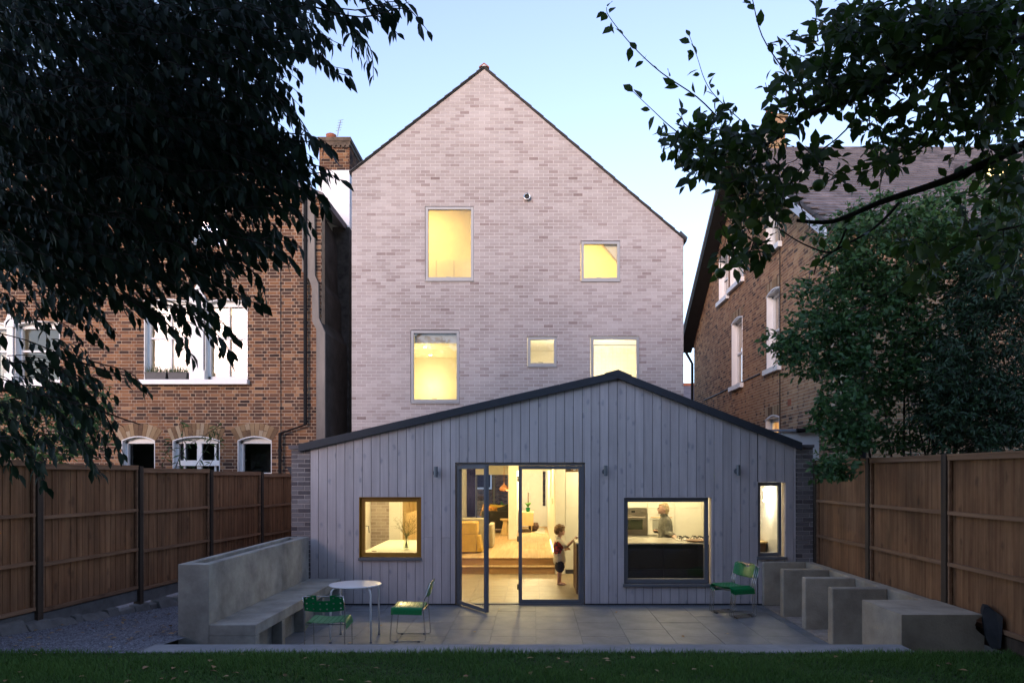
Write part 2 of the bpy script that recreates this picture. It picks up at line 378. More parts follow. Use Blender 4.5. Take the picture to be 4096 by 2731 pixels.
# ---------------------------------------------------------------- brickwork
def sub_rect(r, h):
    a, b, c, d = r; e, f, g, k = h
    if e >= b or f <= a or g >= d or k <= c: return [r]
    o = []
    if e > a: o.append((a, e, c, d))
    if f < b: o.append((f, b, c, d))
    x0, x1 = max(a, e), min(b, f)
    if g > c: o.append((x0, x1, c, g))
    if k < d: o.append((x0, x1, k, d))
    return o
def clip(poly, cl):
    out = poly
    n = len(cl)
    for i in range(n):
        (ax, ay), (bx, by) = cl[i], cl[(i + 1) % n]
        ins = lambda p: (bx-ax)*(p[1]-ay) - (by-ay)*(p[0]-ax) >= -1e-9
        res = []
        for j in range(len(out)):
            p, q = out[j], out[(j + 1) % len(out)]
            ip, iq = ins(p), ins(q)
            if ip: res.append(p)
            if ip != iq:
                dx, dy = q[0]-p[0], q[1]-p[1]
                den = (bx-ax)*dy - (by-ay)*dx
                t = ((by-ay)*(p[0]-ax) - (bx-ax)*(p[1]-ay)) / den if abs(den) > 1e-12 else 0
                res.append((p[0]+t*dx, p[1]+t*dy))
        out = res
        if len(out) < 3: return []
    return out
def area(p): return abs(sum(p[i][0]*p[(i+1)%len(p)][1]-p[(i+1)%len(p)][0]*p[i][1] for i in range(len(p))))/2
BRICK_MESH = {}
def brick_variants(key, mat, L, Hh, rnd):
    if key in BRICK_MESH: return BRICK_MESH[key]
    out = []
    for i in range(14):
        mb = MB(); e = lambda: rnd.uniform(-.0012, .0012); t = min(1, max(0, rnd.gauss(*TM[key])))
        h, l = Hh/2, L/2
        p = [(-l+e(), 0, -h+e()), (l+e(), 0, -h+e()), (l+e(), 0, h+e()), (-l+e(), 0, h+e())]
        c = .003
        fr = [(x*(1-c/l), -.0, z*(1-c/h)) for x, _, z in p]
        bk = [(x, .003, z) for x, _, z in p]; b2 = [(x, .05, z) for x, _, z in p]
        v = fr + bk + b2
        fs = [(0,1,2,3)] + [(k, 4+k, 4+(k+1)%4, (k+1)%4) for k in range(4)] + [(4+k, 8+k, 8+(k+1)%4, 4+(k+1)%4) for k in range(4)]
        mb.add(v, fs, t)
        o = mb.build('brick', mat); out.append(o.data); bpy.data.objects.remove(o)
    BRICK_MESH[key] = out
    return out
TM = {'gable': (.62, .2), 'stock': (.45, .27), 'yellow': (.55, .27), 'pier': (.5, .25)}
def brickwall(parent, wall, mat, key, u0, u1, v0, v1, holes, poly, to3, rot, bond='stretcher', pick=None, seed=1, L=.225, HC=.075, J=None, npick=300):
    """bricks over a wall face: u along, v up; to3(u,v,w) gives the world point w metres proud.
    Up to npick whole bricks are objects of their own, the rest one mesh."""
    rnd = random.Random(seed); J = J or {'stock': .015, 'yellow': .013}.get(key, .011)
    rows = int((v1 - v0) / HC) + 1; whole, rest = [], []
    for r in range(rows):
        a = v0 + r*HC; b = a + HC - J; u = u0
        if bond == 'stretcher':
            u = u0 - (L/2 if r % 2 else 0); seq = [L]
        else:
            seq = [L, L/2]; u = u0 - (L*.25 if r % 2 else L)
        k = rnd.choice((0, 1)) if bond != 'stretcher' else 0
        k = r % 2 if bond != 'stretcher' else 0
        while u < u1:
            w = seq[k % len(seq)]; k += 1
            x0, x1 = max(u, u0), min(u + w - J, u1); u += w
            if x1 - x0 < .025: continue
            full = abs((x1 - x0) - (L - J)) < 1e-6
            rs = [(x0, x1, a, b)]
            for h in holes: rs = [q for z in rs for q in sub_rect(z, h)]
            for q in rs:
                pg = [(q[0], q[2]), (q[1], q[2]), (q[1], q[3]), (q[0], q[3])]
                ar = area(pg)
                if poly:
                    pg = clip(pg, poly)
                    if not pg: continue
                a2 = area(pg)
                if a2 < .0005: continue
                if full and abs(a2 - (L-J)*(HC-J)) < 1e-6: whole.append((pg, q))
                else: rest.append(pg)
    ok = [i for i, (pg, q) in enumerate(whole) if pick is None or pick((q[0]+q[1])/2, (q[2]+q[3])/2)]
    if len(ok) > npick:
        ok.sort(key=lambda i: (round(whole[i][1][2], 3), whole[i][1][0])); ok = ok[:npick]
    ok = set(ok); me = brick_variants(key, mat, L-J, HC-J, rnd)
    mb = MB()
    def solid(pg):
        t = min(1, max(0, rnd.gauss(*TM[key]))); w = rnd.uniform(-.0015, .002); n = len(pg)
        vs_ = [to3(x, y, w) for x, y in pg] + [to3(x, y, -.05) for x, y in pg]
        mb.add(vs_, [tuple(range(n))] + [(i, (i+1) % n, n+(i+1) % n, n+i) for i in range(n)], t)
    for i, (pg, q) in enumerate(whole):
        if i in ok:
            o = bpy.data.objects.new('brick', rnd.choice(me)); col.objects.link(o)
            o.location = to3((q[0]+q[1])/2, (q[2]+q[3])/2, rnd.uniform(-.0015, .002)); o.rotation_euler = (0, 0, rot)
            adopt(o, wall)
        else: solid(pg)
    for pg in rest: solid(pg)
    b = mb.build('brickwork', mat, parent); b['kind'] = 'stuff'
    return b
def backing(name, mat, parent, u0, u1, v0, v1, holes, poly, to3, w=-.004, depth=.28):
    "the mortar face with its openings and their reveals"
    us = sorted({u0, u1, *[h[0] for h in holes], *[h[1] for h in holes]}); us = [x for x in us if u0 <= x <= u1]
    vs_ = sorted({v0, v1, *[h[2] for h in holes], *[h[3] for h in holes]}); vs_ = [x for x in vs_ if v0 <= x <= v1]
    mb = MB()
    for i in range(len(us)-1):
        for j in range(len(vs_)-1):
            cx, cz = (us[i]+us[i+1])/2, (vs_[j]+vs_[j+1])/2
            if any(h[0] < cx < h[1] and h[2] < cz < h[3] for h in holes): continue
            pg = [(us[i], vs_[j]), (us[i+1], vs_[j]), (us[i+1], vs_[j+1]), (us[i], vs_[j+1])]
            if poly: pg = clip(pg, poly)
            if len(pg) < 3: continue
            mb.add([to3(x, y, w) for x, y in pg], [tuple(range(len(pg)))])
            mb.add([to3(x, y, w-depth) for x, y in pg], [tuple(range(len(pg)))])
    for a, b, c, d in holes:
        c = max(c, v0)
        for (p, q) in (((a, c), (a, d)), ((b, c), (b, d)), ((a, d), (b, d)), ((a, c), (b, c))):
            mb.add([to3(*p, w), to3(*q, w), to3(*q, w-depth), to3(*p, w-depth)], [(0, 1, 2, 3)])
    out = poly if poly else [(u0, v0), (u1, v0), (u1, v1), (u0, v1)]
    n = len(out)
    for i in range(n):
        p, q = out[i], out[(i+1) % n]
        mb.add([to3(*p, w), to3(*q, w), to3(*q, w-depth), to3(*p, w-depth)], [(0, 1, 2, 3)])
    return mb.build(name, mat, parent)
def lamp(kind, name, loc, power, color, size=.1, spot=None, rot=None):
    l = bpy.data.lights.new(name, kind); l.energy = power * .66; l.color = color
    if kind == 'AREA': l.shape = 'DISK'; l.size = size
    else: l.shadow_soft_size = size
    if kind == 'SPOT' and spot: l.spot_size = math.radians(spot); l.spot_blend = .6
    o = bpy.data.objects.new(name, l); col.objects.link(o); o.location = loc
    if rot: o.rotation_euler = rot
    return o
WARM = (1.0, .78, .35); WARMW = (1.0, .82, .46); COOLW = (1.0, .90, .66)
# ================================================================ ground
LZ = .405                                                     # lawn level above the patio
def yd(d): return d - D0
mb = MB(); mb.box(-90, 90, yd(16.9), 150, -.4, -.03); mb.box(-90, -6.9, -60, yd(16.9), -.4, -.03); mb.box(4.95, 90, -60, yd(16.9), -.4, -.03); mb.box(-6.9, 4.95, -60, yd(16.9), -.5, -.12)
struct(mb, 'ground', M['soil'])
mb = MB(); mb.box(-6.75, 4.9, -22, yd(7.15), -.1, LZ); struct(mb, 'lawn', M['turf'])
# gravel strip falling towards the house
def gz(d): return max(.06, .42 - .075 * (d - 7.2))
mb = MB(); ds = [7.15, 8.2, 9.5, 11, 12.1, 16.4]
for a, b in zip(ds, ds[1:]):
    x1 = -3.93 if b < 8.3 else -4.06
    mb.add([(-6.75, yd(a), gz(a)-.012), (x1, yd(a), gz(a)-.012), (x1, yd(b), gz(b)-.012), (-6.75, yd(b), gz(b)-.012)], [(0, 1, 2, 3)])
mb.t = [.5]*len(mb.f); struct(mb, 'gravel_path', M['gravel'])
def pebbles():
    n = 15000; d = 7.12 + 5.2 * NR.random(n) ** 1.5; x = -6.4 + NR.random(n) * 2.4
    z = np.maximum(.06, .42 - .075*(d-7.2)) - .006
    base = np.array([(1,0,0),(-1,0,0),(0,1,0),(0,-1,0),(0,0,.7),(0,0,-.7)]) 
    s = .006 + .009*NR.random(n)
    an = NR.random(n)*6.28; c, s_ = np.cos(an), np.sin(an)
    v = np.repeat(base[None], n, 0) * (s[:, None, None] * (0.7 + .6*NR.random((n, 6, 1))))
    vx = v[:, :, 0]*c[:, None] - v[:, :, 1]*s_[:, None]; vy = v[:, :, 0]*s_[:, None] + v[:, :, 1]*c[:, None]
    V = np.stack([vx + x[:, None], vy + (d-D0)[:, None], v[:, :, 2] + z[:, None]], -1).reshape(-1, 3)
    f0 = np.array([(0,2,4),(2,1,4),(1,3,4),(3,0,4)]); Fc = (f0[None] + 6*np.arange(n)[:, None, None]).reshape(-1, 3)
    return V, Fc, np.repeat(NR.random(n), 4)
def npmesh(name, V, Fc, t, mat, parent=None, smooth=False):
    me = bpy.data.meshes.new(name); k = Fc.shape[1]
    me.vertices.add(len(V)); me.vertices.foreach_set('co', V.astype(np.float32).ravel())
    me.loops.add(Fc.size); me.loops.foreach_set('vertex_index', Fc.astype(np.int32).ravel())
    me.polygons.add(len(Fc)); me.polygons.foreach_set('loop_start', np.arange(0, Fc.size, k, dtype=np.int32))
    at = me.attributes.new('tint', 'FLOAT', 'FACE'); at.data.foreach_set('value', t.astype(np.float32))
    me.update(calc_edges=True); me.materials.append(mat)
    if smooth: me.polygons.foreach_set('use_smooth', np.ones(len(Fc), dtype=bool))
    return link(name, me, parent)
tag(npmesh('gravel', *pebbles(), M['gravel']), 'grey gravel strip between the slatted fence and the concrete bench', 'gravel', kind='stuff')

# patio: joint bed, one object per slab
bed = MB(); bed.box(-4.0, 4.66, yd(7.5), -.105, -.1, -.006); patio = struct(bed, 'patio', M['joint'])
slab_me = {}
for i, x0 in enumerate(np.arange(-3.6, 3.79, .605)):
    y = -.11 - (0.45 if i % 2 else 0)
    edges = [-.11] + [e for e in (y - k*.9 for k in range(8)) if -4.58 < e < -.115] + [-4.585]
    for a, b in zip(edges, edges[1:]):
        if a - b < .05: continue
        x1 = min(x0 + .605, 3.79)
        key = (round(x1-x0, 3), round(a-b, 3))
        if key not in slab_me:
            m = MB(); w, l = (key[0]-.006)/2, (key[1]-.006)/2
            m.box(-w, w, -l, l, -.03, 0); o = m.build('slab', M['slab']); slab_me[key] = o.data; bpy.data.objects.remove(o)
        o = link('slab', slab_me[key]); o.location = ((x0+x1)/2, (a+b)/2, R.uniform(-.0015, .0015)); adopt(o, patio)
mb = MB(); mb.box(3.80, 4.5, yd(9.3), -.12, -.02, .008); struct(mb, 'planting_bed', pbr('sandy bed', (.36, .30, .25), .95, var=.25, bump=.5))
mb = MB(); mb.box(-3.92, 3.795, yd(7.15), yd(7.5), 0, .418); tag(struct(mb, 'kerb', M['kerb'], bevel=.012), 'pale concrete kerb between lawn and sunken patio')
# slotted drain along the foot of the extension
dr = thing('drain_channel', 'narrow slotted metal drain along the foot of the timber wall', 'drain', (0, -.05, 0))
m = MB(); m.box(-3.7, 4.35, -.10, -.012, -.05, -.02); m.build('channel', M['black'], dr)
m = MB(); m.box(-3.7, 4.35, -.105, -.095, -.03, .004); m.box(-3.7, 4.35, -.022, -.010, -.03, .004)
for k in range(200): x = -3.7 + k*.04025; m.box(x, x+.022, -.095, -.022, -.02, .003)
m.build('grating', M['lampm'], dr)

# ================================================================ gable house
GY = 16.57 - D0
S_ = 16.57 / F
gx = lambda x: PX(x, 16.57)
gzz = lambda y: PZ(y, 16.57)
gh = thing('gable_house', 'tall pale pink brick house with steep gable and five lit windows', 'house', (0, GY, 0))
gl, gr, gp = gx(1407), gx(2734), gx(1937)
zl, zr, zp = gzz(692), gzz(958), gzz(277)
gpoly = [(gl, -.1), (gr, -.1), (gr, zr), (gp, zp), (gl, zl)]
WIN = [('a', 1700, 1895, 825, 1125), ('b', 2323, 2480, 963, 1127), ('c', 1642, 1838, 1319, 1613), ('d', 2109, 2227, 1345, 1468), ('e', 2362, 2557, 1344, 1640)]
gholes = [(gx(a), gx(b), gzz(y1), gzz(y0)) for _, a, b, y0, y1 in WIN] + [(-3.29, .47, -.2, 2.42)]
g3 = lambda u, v, w: Vector((u, GY - w, v))
gwall = backing('wall', M['gmortar'], gh, gl, gr, -.1, zp, gholes, gpoly, g3)
ext_top = lambda x: 2.67 + (x + 3.87) / 5.27 * 1.206 if x < 1.4 else 3.876 - (x - 1.4) / 3.02 * 1.176
brickwall(gh, gwall, M['gbrick'], 'gable', gl, gr, -.1, zp, gholes, gpoly, g3, 0, 'stretcher',
          pick=lambda u, v: v > ext_top(min(u*.74, 4.3))*1.27 - .1 and v > 4.2, seed=3)
# side walls and roof
mb = MB(); mb.box(gl, gl+.28, GY+.29, GY+9.5, -.1, zl-.12); mb.box(gr-.28, gr, GY+.29, GY+9.5, -.1, zr-.12); mb.build('side_wall', M['gmortar'], gh)
def slab_roof(x0, z0, x1, z1, th, y0, y1, name, mat, parent):
    m = MB(); m.prism([(x0, y0, z0), (x1, y0, z1), (x1, y0, z1+th), (x0, y0, z0+th)], (0, y1-y0, 0)); return m.build(name, mat, parent)
ov = .05
sl = (zp - zl) / (gp - gl); sr = (zp - zr) / (gr - gp)
slab_roof(gl-ov, zl - sl*ov+.012, gp, zp+.012, .02, GY-.03, GY+9.6, 'roof', M['rooftile'], gh)
slab_roof(gr+.07, zr - sr*.07+.012, gp, zp+.012, .02, GY-.03, GY+9.6, 'roof', M['rooftile'], gh)
for (xa, za, xb, zb) in ((gl-ov, zl-sl*ov, gp, zp), (gr+.07, zr-sr*.07, gp, zp)):
    n = 17
    for k in range(n):
        a, b = k/n, (k+1)/n
        m = MB(); pa = (xa+(xb-xa)*a, GY-.065, za+(zb-za)*a+.034); pb = (xa+(xb-xa)*b, GY-.065, za+(zb-za)*b+.034)
        m.prism([pa, pb, (pb[0], pb[1], pb[2]+.010), (pa[0], pa[1], pa[2]+.030)], (0, .3, 0)); m.build('verge_tile', M['rooftile'], gh)
m = MB()
for s in (-1, 1):
    m.prism([(gp, GY-.07, zp+.08), (gp+s*.115, GY-.07, zp-.005), (gp+s*.115, GY-.07, zp+.02), (gp, GY-.07, zp+.11)], (0, 5, 0))
m.build('ridge_tile', M['terra'], gh)
m = MB(); m.prism([(gp, GY-.068, zp+.078), (gp-.06, GY-.068, zp+.035), (gp+.06, GY-.068, zp+.035)], (0, .05, 0)); m.build('ridge_bedding', M['gmortar'], gh)
# the little grey oversailing pieces at the right side
m = MB(); q = gx(2736); m.prism([(q, GY+1.2, gzz(1062)), (q+.19, GY+1.2, gzz(1062)), (q, GY+1.2, gzz(1118))], (0, .8, 0)); m.build('side_hood', M['zinc'], gh)
m = MB(); m.prism([(gr-.10, GY-.075, zr+.11), (gr+.06, GY-.075, zr-.02), (gr+.085, GY-.075, zr+.02), (gr-.08, GY-.075, zr+.18)], (0, .3, 0)); m.build('eaves_tile', M['zinc'], gh)
m = MB(); mt = Matrix.Rotation(math.pi/2, 3, 'X'); cx, cz = gx(2108), gzz(791)
m.lathe([(.07, -.02), (.078, .03), (.078, .085), (.058, .085), (.056, .02)], (cx, GY, cz), 20, m=mt, cap=False)
v_ = m.build('vent', M['chrome'], gh, smooth=True)
m = MB(); m.lathe([(.056, .02), (.001, .021)], (cx, GY, cz), 20, m=mt); m.box(cx-.05, cx+.05, GY-.06, GY-.05, cz-.006, cz+.006); m.box(cx-.006, cx+.006, GY-.049, GY-.04, cz-.05, cz+.05); m.build('grille', M['black'], v_)
def gable_window(x0, x1, y0, y1, handle=True):
    a, b, c, d = gx(x0), gx(x1), gzz(y1), gzz(y0)
    m = MB(); m.ring(a+.012, b-.004, c+.03, d-.016, .062, GY-.005, GY+.07)
    w = m.build('window', M['alul'], gh, bevel=.004)
    m = MB(); m.box(a+.07, b-.062, GY+.03, GY+.038, c+.09, d-.075); m.build('pane', M['glass'], w)
    m = MB(); m.box(a+.002, b-.002, GY-.035, GY+.1, c-.004, c+.024); m.build('sill', M['alul'], w)
    if handle:
        m = MB(); cx = (a+b)/2+.02; m.tube([(cx, GY+.06, c+.085), (cx, GY+.10, c+.12), (cx-.1, GY+.11, c+.125)], .007); m.build('handle', M['lampm'], w)
    return w
for _, a, b, y0, y1 in WIN: gable_window(a, b, y0, y1)
# rooms behind the upper windows
def room(x0, x1, y0, y1, z0, z1, mat, fmat=None):
    m = MB(); t = .08
    m.box(x0-t, x0, y0, y1, z0, z1); m.box(x1, x1+t, y0, y1, z0, z1); m.box(x0, x1, y1, y1+t, z0, z1)
    m.box(x0-t, x1+t, y0, y1+t, z1, z1+t); m.box(x0-t, x1+t, y0, y1+t, z0-t, z0)
    return struct(m, 'room_wall', mat)
yi = GY + .30
room(gl+.4, -.4, yi, yi+4.6, 3.05, 5.62, M['cream'])
room(-.25, gr-.4, yi, yi+3.4, 3.05, 5.62, M['wallw'])
room(gl+.55, .55, yi, yi+2.2, 5.9, 9.25, M['ochre'])
room(.75, 2.4, yi, yi+2.0, 5.9, 8.3, M['ochre'])
def downlight(x, y, z, power, color, label, size=.09, mat='lit', area=False, drop=.12):
    t = thing('downlight', label, 'ceiling light', (x, y, z))
    m = MB(); m.lathe([(.055, -.004), (.055, -.012), (.042, -.014)], (x, y, z), 14); m.build('rim', M['white'], t)
    m = MB(); m.lathe([(.04, -.016), (.001, -.0165)], (x, y, z), 14, cap=False); m.build('lens', M[mat], t)
    if area: lamp('AREA', 'downlight_light', (x, y, z-.03), power, color, .3)
    else: lamp('POINT', 'downlight_light', (x, y, z-drop), power, color, .05)
    return t
# lower left room: two downlights seen on its ceiling
p1 = W(1700, 1386, (5.62-H)/((1897-1386)/F)); p2 = W(1722, 1418, (5.62-H)/((1897-1418)/F))
downlight(p1.x, p1.y, 5.62, 15, WARM, 'higher of two small downlights seen through the lower left gable window', drop=.8)
downlight(p2.x, p2.y, 5.62, 12, WARM, 'lower of two small downlights seen through the lower left gable window', drop=.9)
downlight(.55, yi+1.3, 5.62, 20, WARMW, 'bathroom downlight behind the small square gable window', drop=.8)
downlight(1.95, yi+1.4, 5.62, 22, WARMW, 'bathroom downlight behind the gable window above the timber roof apex', drop=.8)
downlight(-2.9, yi+1.0, 9.25, 32, (1, .82, .36), 'ceiling light behind the top left gable window', area=True)
downlight(1.2, yi+1.0, 8.3, 24, (1, .84, .38), 'ceiling light behind the small top right gable window', area=True)
# low cupboard fronts in the top left room, roller blind, tiles, sloping soffit
cb = thing('cupboard', 'low row of plain cupboard doors behind the top left gable window', 'cupboard', (-1.9, yi+1.9, 5.9))
dcb = 18.75
for k, (a, b) in enumerate(((1650, 1745), (1746, 1816), (1817, 1930))):
    m = MB(); m.box(PX(a, dcb)+.004, PX(b, dcb)-.004, yd(dcb), yd(dcb)+.02, 5.95, PZ(1040, dcb)); m.build('door', M['ochre'], cb)
m = MB(); m.box(PX(1640, dcb), PX(1932, dcb), yd(dcb)+.024, yd(dcb)+.3, 5.9, PZ(1040, dcb)-.004); m.build('carcass', M['ochre'], cb)
bl = thing('roller_blind', 'half raised pale roller blind in the lower left gable window', 'blind', (gx(1740), GY+.14, gzz(1330)))
m = MB(); m.box(gx(1655), gx(1826), GY+.13, GY+.134, gzz(1368), gzz(1326)); m.build('fabric', M['grey'], bl)
m = MB(); m.tube([(gx(1653), GY+.15, gzz(1330)), (gx(1828), GY+.15, gzz(1330))], .022, 10); m.build('roller', M['white'], bl)
m = MB(); m.prism([(gx(2412), GY+.11, gzz(968)), (gx(2476), GY+.11, gzz(968)), (gx(2476), GY+.11, gzz(1042))], (0, .16, 0)); struct(m, 'ceiling_slope', M['ochre'])
mtile = pbr('bathroom tile joint', (.70, .69, .62), .4)
m = MB(); tb = yd(19.3)
for k in range(22): m.box(1.3+k*.1, 1.304+k*.1, tb, tb+.004, 3.1, 5.6)
for k in range(24): m.box(1.3, 3.4, tb, tb+.005, 3.2+k*.1, 3.204+k*.1)
tb_ = thing('bathroom_wall', 'white tiled bathroom partition behind the gable window over the timber roof', 'wall', (1.6, tb, 3.05))
m.build('grout', mtile, tb_); m2 = MB(); m2.box(1.3, 3.0, tb+.006, tb+.1, 3.05, 5.6); m2.build('tiling', M['wallw'], tb_)

# ================================================================ timber extension
ex = thing('timber_extension', 'single storey extension clad in pale grey vertical boards with dark roof', 'extension', (0, 0, 0))
S0 = D0 / F
ex_ = lambda x: PX(x, D0)
ez = lambda y: PZ(y, D0)
under = lambda x: ext_top(x) - .112
OPEN = {'a': (ex_(1436), ex_(1685), ez(2240), ez(1987)), 'door': (ex_(1821), ex_(2340), -.02, ez(1849)),
        'b': (ex_(2493), ex_(2850), ez(2345), ez(1987)), 'n': (ex_(3029), ex_(3146), ez(2236), ez(1926))}
j0, jp = ex_(1274), 35.17 * S0
XL, XR = ex_(1241), ex_(3184)
bk = [XL] + [j0 + jp*k for k in range(70) if XL+.03 < j0 + jp*k < XR-.03] + [XR]
for k, (a, b) in enumerate(zip(bk, bk[1:])):
    a2, b2 = a + .004, b - .004
    rs = [(a2, b2, .02, 5.)]
    for h in OPEN.values(): rs = [q for z in rs for q in sub_rect(z, h)]
    out = []
    for q in rs:
        if q[3] > 4.9 and R.random() < .3 and q[2] < .1:      # a butt joint in the run
            zc = R.uniform(.5, 2.3); out += [(q[0], q[1], q[2], zc), (q[0], q[1], zc+.003, q[3])]
        else: out.append(q)
    for q in out:
        if q[1]-q[0] < .012: continue
        z1a, z1b = min(q[3], under(q[0])), min(q[3], under(q[1]))
        if z1a - q[2] < .01: continue
        ap = [(q[0], -R.uniform(0, .0025), q[2]), (q[1], -R.uniform(0, .0025), q[2]), (q[1], 0, z1b), (q[0], 0, z1a)]
        if q[0] < 1.4 < q[1] and q[3] > 3: ap.insert(3, (1.4, 0, under(1.4)))
        m = MB(); m.prism(ap, (0, .02, 0)); m.build('board', M['clad'], ex)
# solid wall behind the boards
hol = list(OPEN.values())
e3 = lambda u, v, w: Vector((u, -w, v))
wpoly = [(XL, -.05), (XR, -.05), (XR, under(XR)), (1.4, under(1.4)), (XL, under(XL))]
backing('wall', M['dark'], ex, XL, XR, -.05, 4, hol, wpoly, e3, w=-.023, depth=.17)
def lining(h, mat, yb):
    m = MB(); a, b, c, d = h; t = .012
    m.box(a, a+t, .001, yb, c, d); m.box(b-t, b, .001, yb, c, d); m.box(a+t, b-t, .001, yb, d-t, d); m.box(a+t, b-t, .001, yb, c, c+t); return m.build('reveal', mat, ex)
lining(OPEN['n'], M['clad'], .19); lining(OPEN['b'], M['clad'], .19); lining(OPEN['a'], M['amber'], .19)
def ext_window(h, mat, yf=.055, fw=.07, right_gap=0, sill=True):
    a, b, c, d = h; z0 = c + .052
    m = MB(); m.ring(a+.014, b-.014-right_gap, z0, d-.014, fw, yf, yf+.06)
    w = m.build('window', mat, ex, bevel=.003)
    m = MB(); m.box(a+.014+fw-.006, b-.014-right_gap-fw+.006, yf+.02, yf+.028, z0+fw-.006, d-.014-fw+.006); m.build('pane', M['glass'], w)
    m = MB(); m.box(a-.008, b+.004, -.04, yf+.05, c, c+.046); m.build('sill', M['alu'], w, bevel=.003)
    return w
w = ext_window(OPEN['a'], M['amber'])
m = MB(); q = OPEN['a'][0]+.075; m.tube([(q, .12, ez(2104)), (q+.05, .15, ez(2106)), (q+.06, .15, ez(2133))], .008); m.build('handle', M['lampm'], w)
ext_window(OPEN['b'], M['alu'], right_gap=.04)
w = ext_window(OPEN['n'], M['alu'], right_gap=.05, fw=.055)
# doors: fixed outer frame, glazed right leaf, left leaf swung out
dh = OPEN['door']
m = MB(); m.box(dh[0]+.012, dh[0]+.05, .03, .13, 0, dh[3]-.01); m.box(dh[1]-.045, dh[1]-.01, .03, .13, 0, dh[3]-.01)
m.box(dh[0]+.05, dh[1]-.045, .03, .13, dh[3]-.05, dh[3]-.01); m.box(dh[0]+.05, dh[1]-.045, .03, .13, -.02, .018)
fr_ = m.build('door_frame', M['alu'], ex, bevel=.003)
def leaf(width, height, parent, name='door'):
    m = MB(); m.ring(0, width, .0, height, .058, -.03, .03); o = m.build(name, M['alu'], None, bevel=.003)
    m = MB(); m.box(.052, width-.052, -.012, -.004, .052, height-.052); g = m.build('pane', M['glass'], o)
    return o
xm = ex_(2074)
rl = leaf(dh[1]-.048 - xm, dh[3]-.075, ex); rl.location = (xm, .075, .022); adopt(rl, ex)
m = MB()
for z in (.25, 1.05, 2.05): m.tube([(xm-.012, .03, z), (xm-.012, .03, z+.09)], .011, 8)
m.build('hinge', M['black'], rl)
ll = leaf(.985, dh[3]-.075, ex); ll.location = (dh[0]+.055, .03, .022); ll.rotation_euler = (0, 0, -math.radians(57.5)); adopt(ll, ex)
bpy.context.view_layer.update()
# roof with fascia, apex cap and rooflight
m = MB(); yb = GY - .012
lt, ap_, rt = (-3.87, ext_top(-3.87)), (1.4, ext_top(1.4)), (4.42, ext_top(4.42))
prof = [(lt[0], -.07, lt[1]-.11), (1.4, -.07, ap_[1]-.11), (rt[0], -.07, rt[1]-.11), (rt[0], -.07, rt[1]), (1.4, -.07, ap_[1]), (lt[0], -.07, lt[1])]
n = 6; a = [Vector(p) for p in prof]; b = [Vector((p[0], yb, p[2])) for p in prof]
fs = [(0,1,4,5), (1,2,3,4), (6,7,10,11), (7,8,9,10)] + [(i, (i+1) % 6, 6+(i+1) % 6, 6+i) for i in range(6)]
m.add(a+b, fs); rf = m.build('roof', M['zinc'], ex)
for k in range(11):
    t0 = -3.87 + k*1.92 if k < 3 else None
for (xa, xb) in ((-3.9, -1.75), (-1.74, .42), (.43, 1.40)):
    m = MB(); m.prism([(xa, -.078, ext_top(xa)-.114), (xb, -.078, ext_top(xb)-.114), (xb, -.078, ext_top(xb)+.01), (xa, -.078, ext_top(xa)+.01)], (0, .3, 0)); m.build('fascia', M['zinc'], ex)
for (xa, xb) in ((1.403, 2.9), (2.91, 4.45)):
    m = MB(); m.prism([(xa, -.078, ext_top(xa)-.114), (xb, -.078, ext_top(xb)-.114), (xb, -.078, ext_top(xb)+.01), (xa, -.078, ext_top(xa)+.01)], (0, .3, 0)); m.build('fascia', M['zinc'], ex)
m = MB(); m.prism([(1.18, -.085, ext_top(1.18)+.004), (1.62, -.085, ext_top(1.62)+.004), (1.62, -.085, ext_top(1.62)+.022), (1.4, -.085, ap_[1]+.03), (1.18, -.085, ext_top(1.18)+.022)], (0, 4.4, 0)); m.build('ridge_cap', M['zinc'], rf)
m = MB(); xa, xb = 2.89, 4.18; m.prism([(xa, 1.9, ext_top(xa)+.005), (xb, 1.9, ext_top(xb)+.005), (xb, 1.9, ext_top(xb)+.38), (xa, 1.9, ext_top(xa)+.36)], (0, 1.2, 0)); m.build('rooflight', M['zinc'], ex)
# brick piers and flank walls
for (x0, x1, topz, sd, key) in ((ex_(1165), ex_(1240), ez(1797), 21, 'L'), (ex_(3186), ex_(3252), ez(1790), 22, 'R')):
    pw = MB(); pw.box(x0+.004, x1-.004, .008, GY-.02, -.05, topz-.005); pw = pw.build('flank_wall', M['gmortar'], ex)
    brickwall(ex, pw, M['pbrick'], 'pier', x0, x1, -.04, topz, [], None, e3, 0, 'stretcher', seed=sd, npick=60)
m = MB(); m.box(ex_(1156), ex_(1206), -.03, .3, ez(1797)+.002, ez(1780)); m.build('coping_brick', M['pbrick'], ex)
m = MB(); m.box(ex_(3186), ex_(3256), -.02, .5, ez(1790)+.002, ez(1778)); m.build('coping_brick', M['pbrick'], ex)
m = MB(); m.prism([(ex_(1126), .25, ez(1867)), (ex_(1164), .25, ez(1867)), (ex_(1164), .25, ez(1936))], (0, .3, 0)); m.build('hopper', M['zinc'], ex)
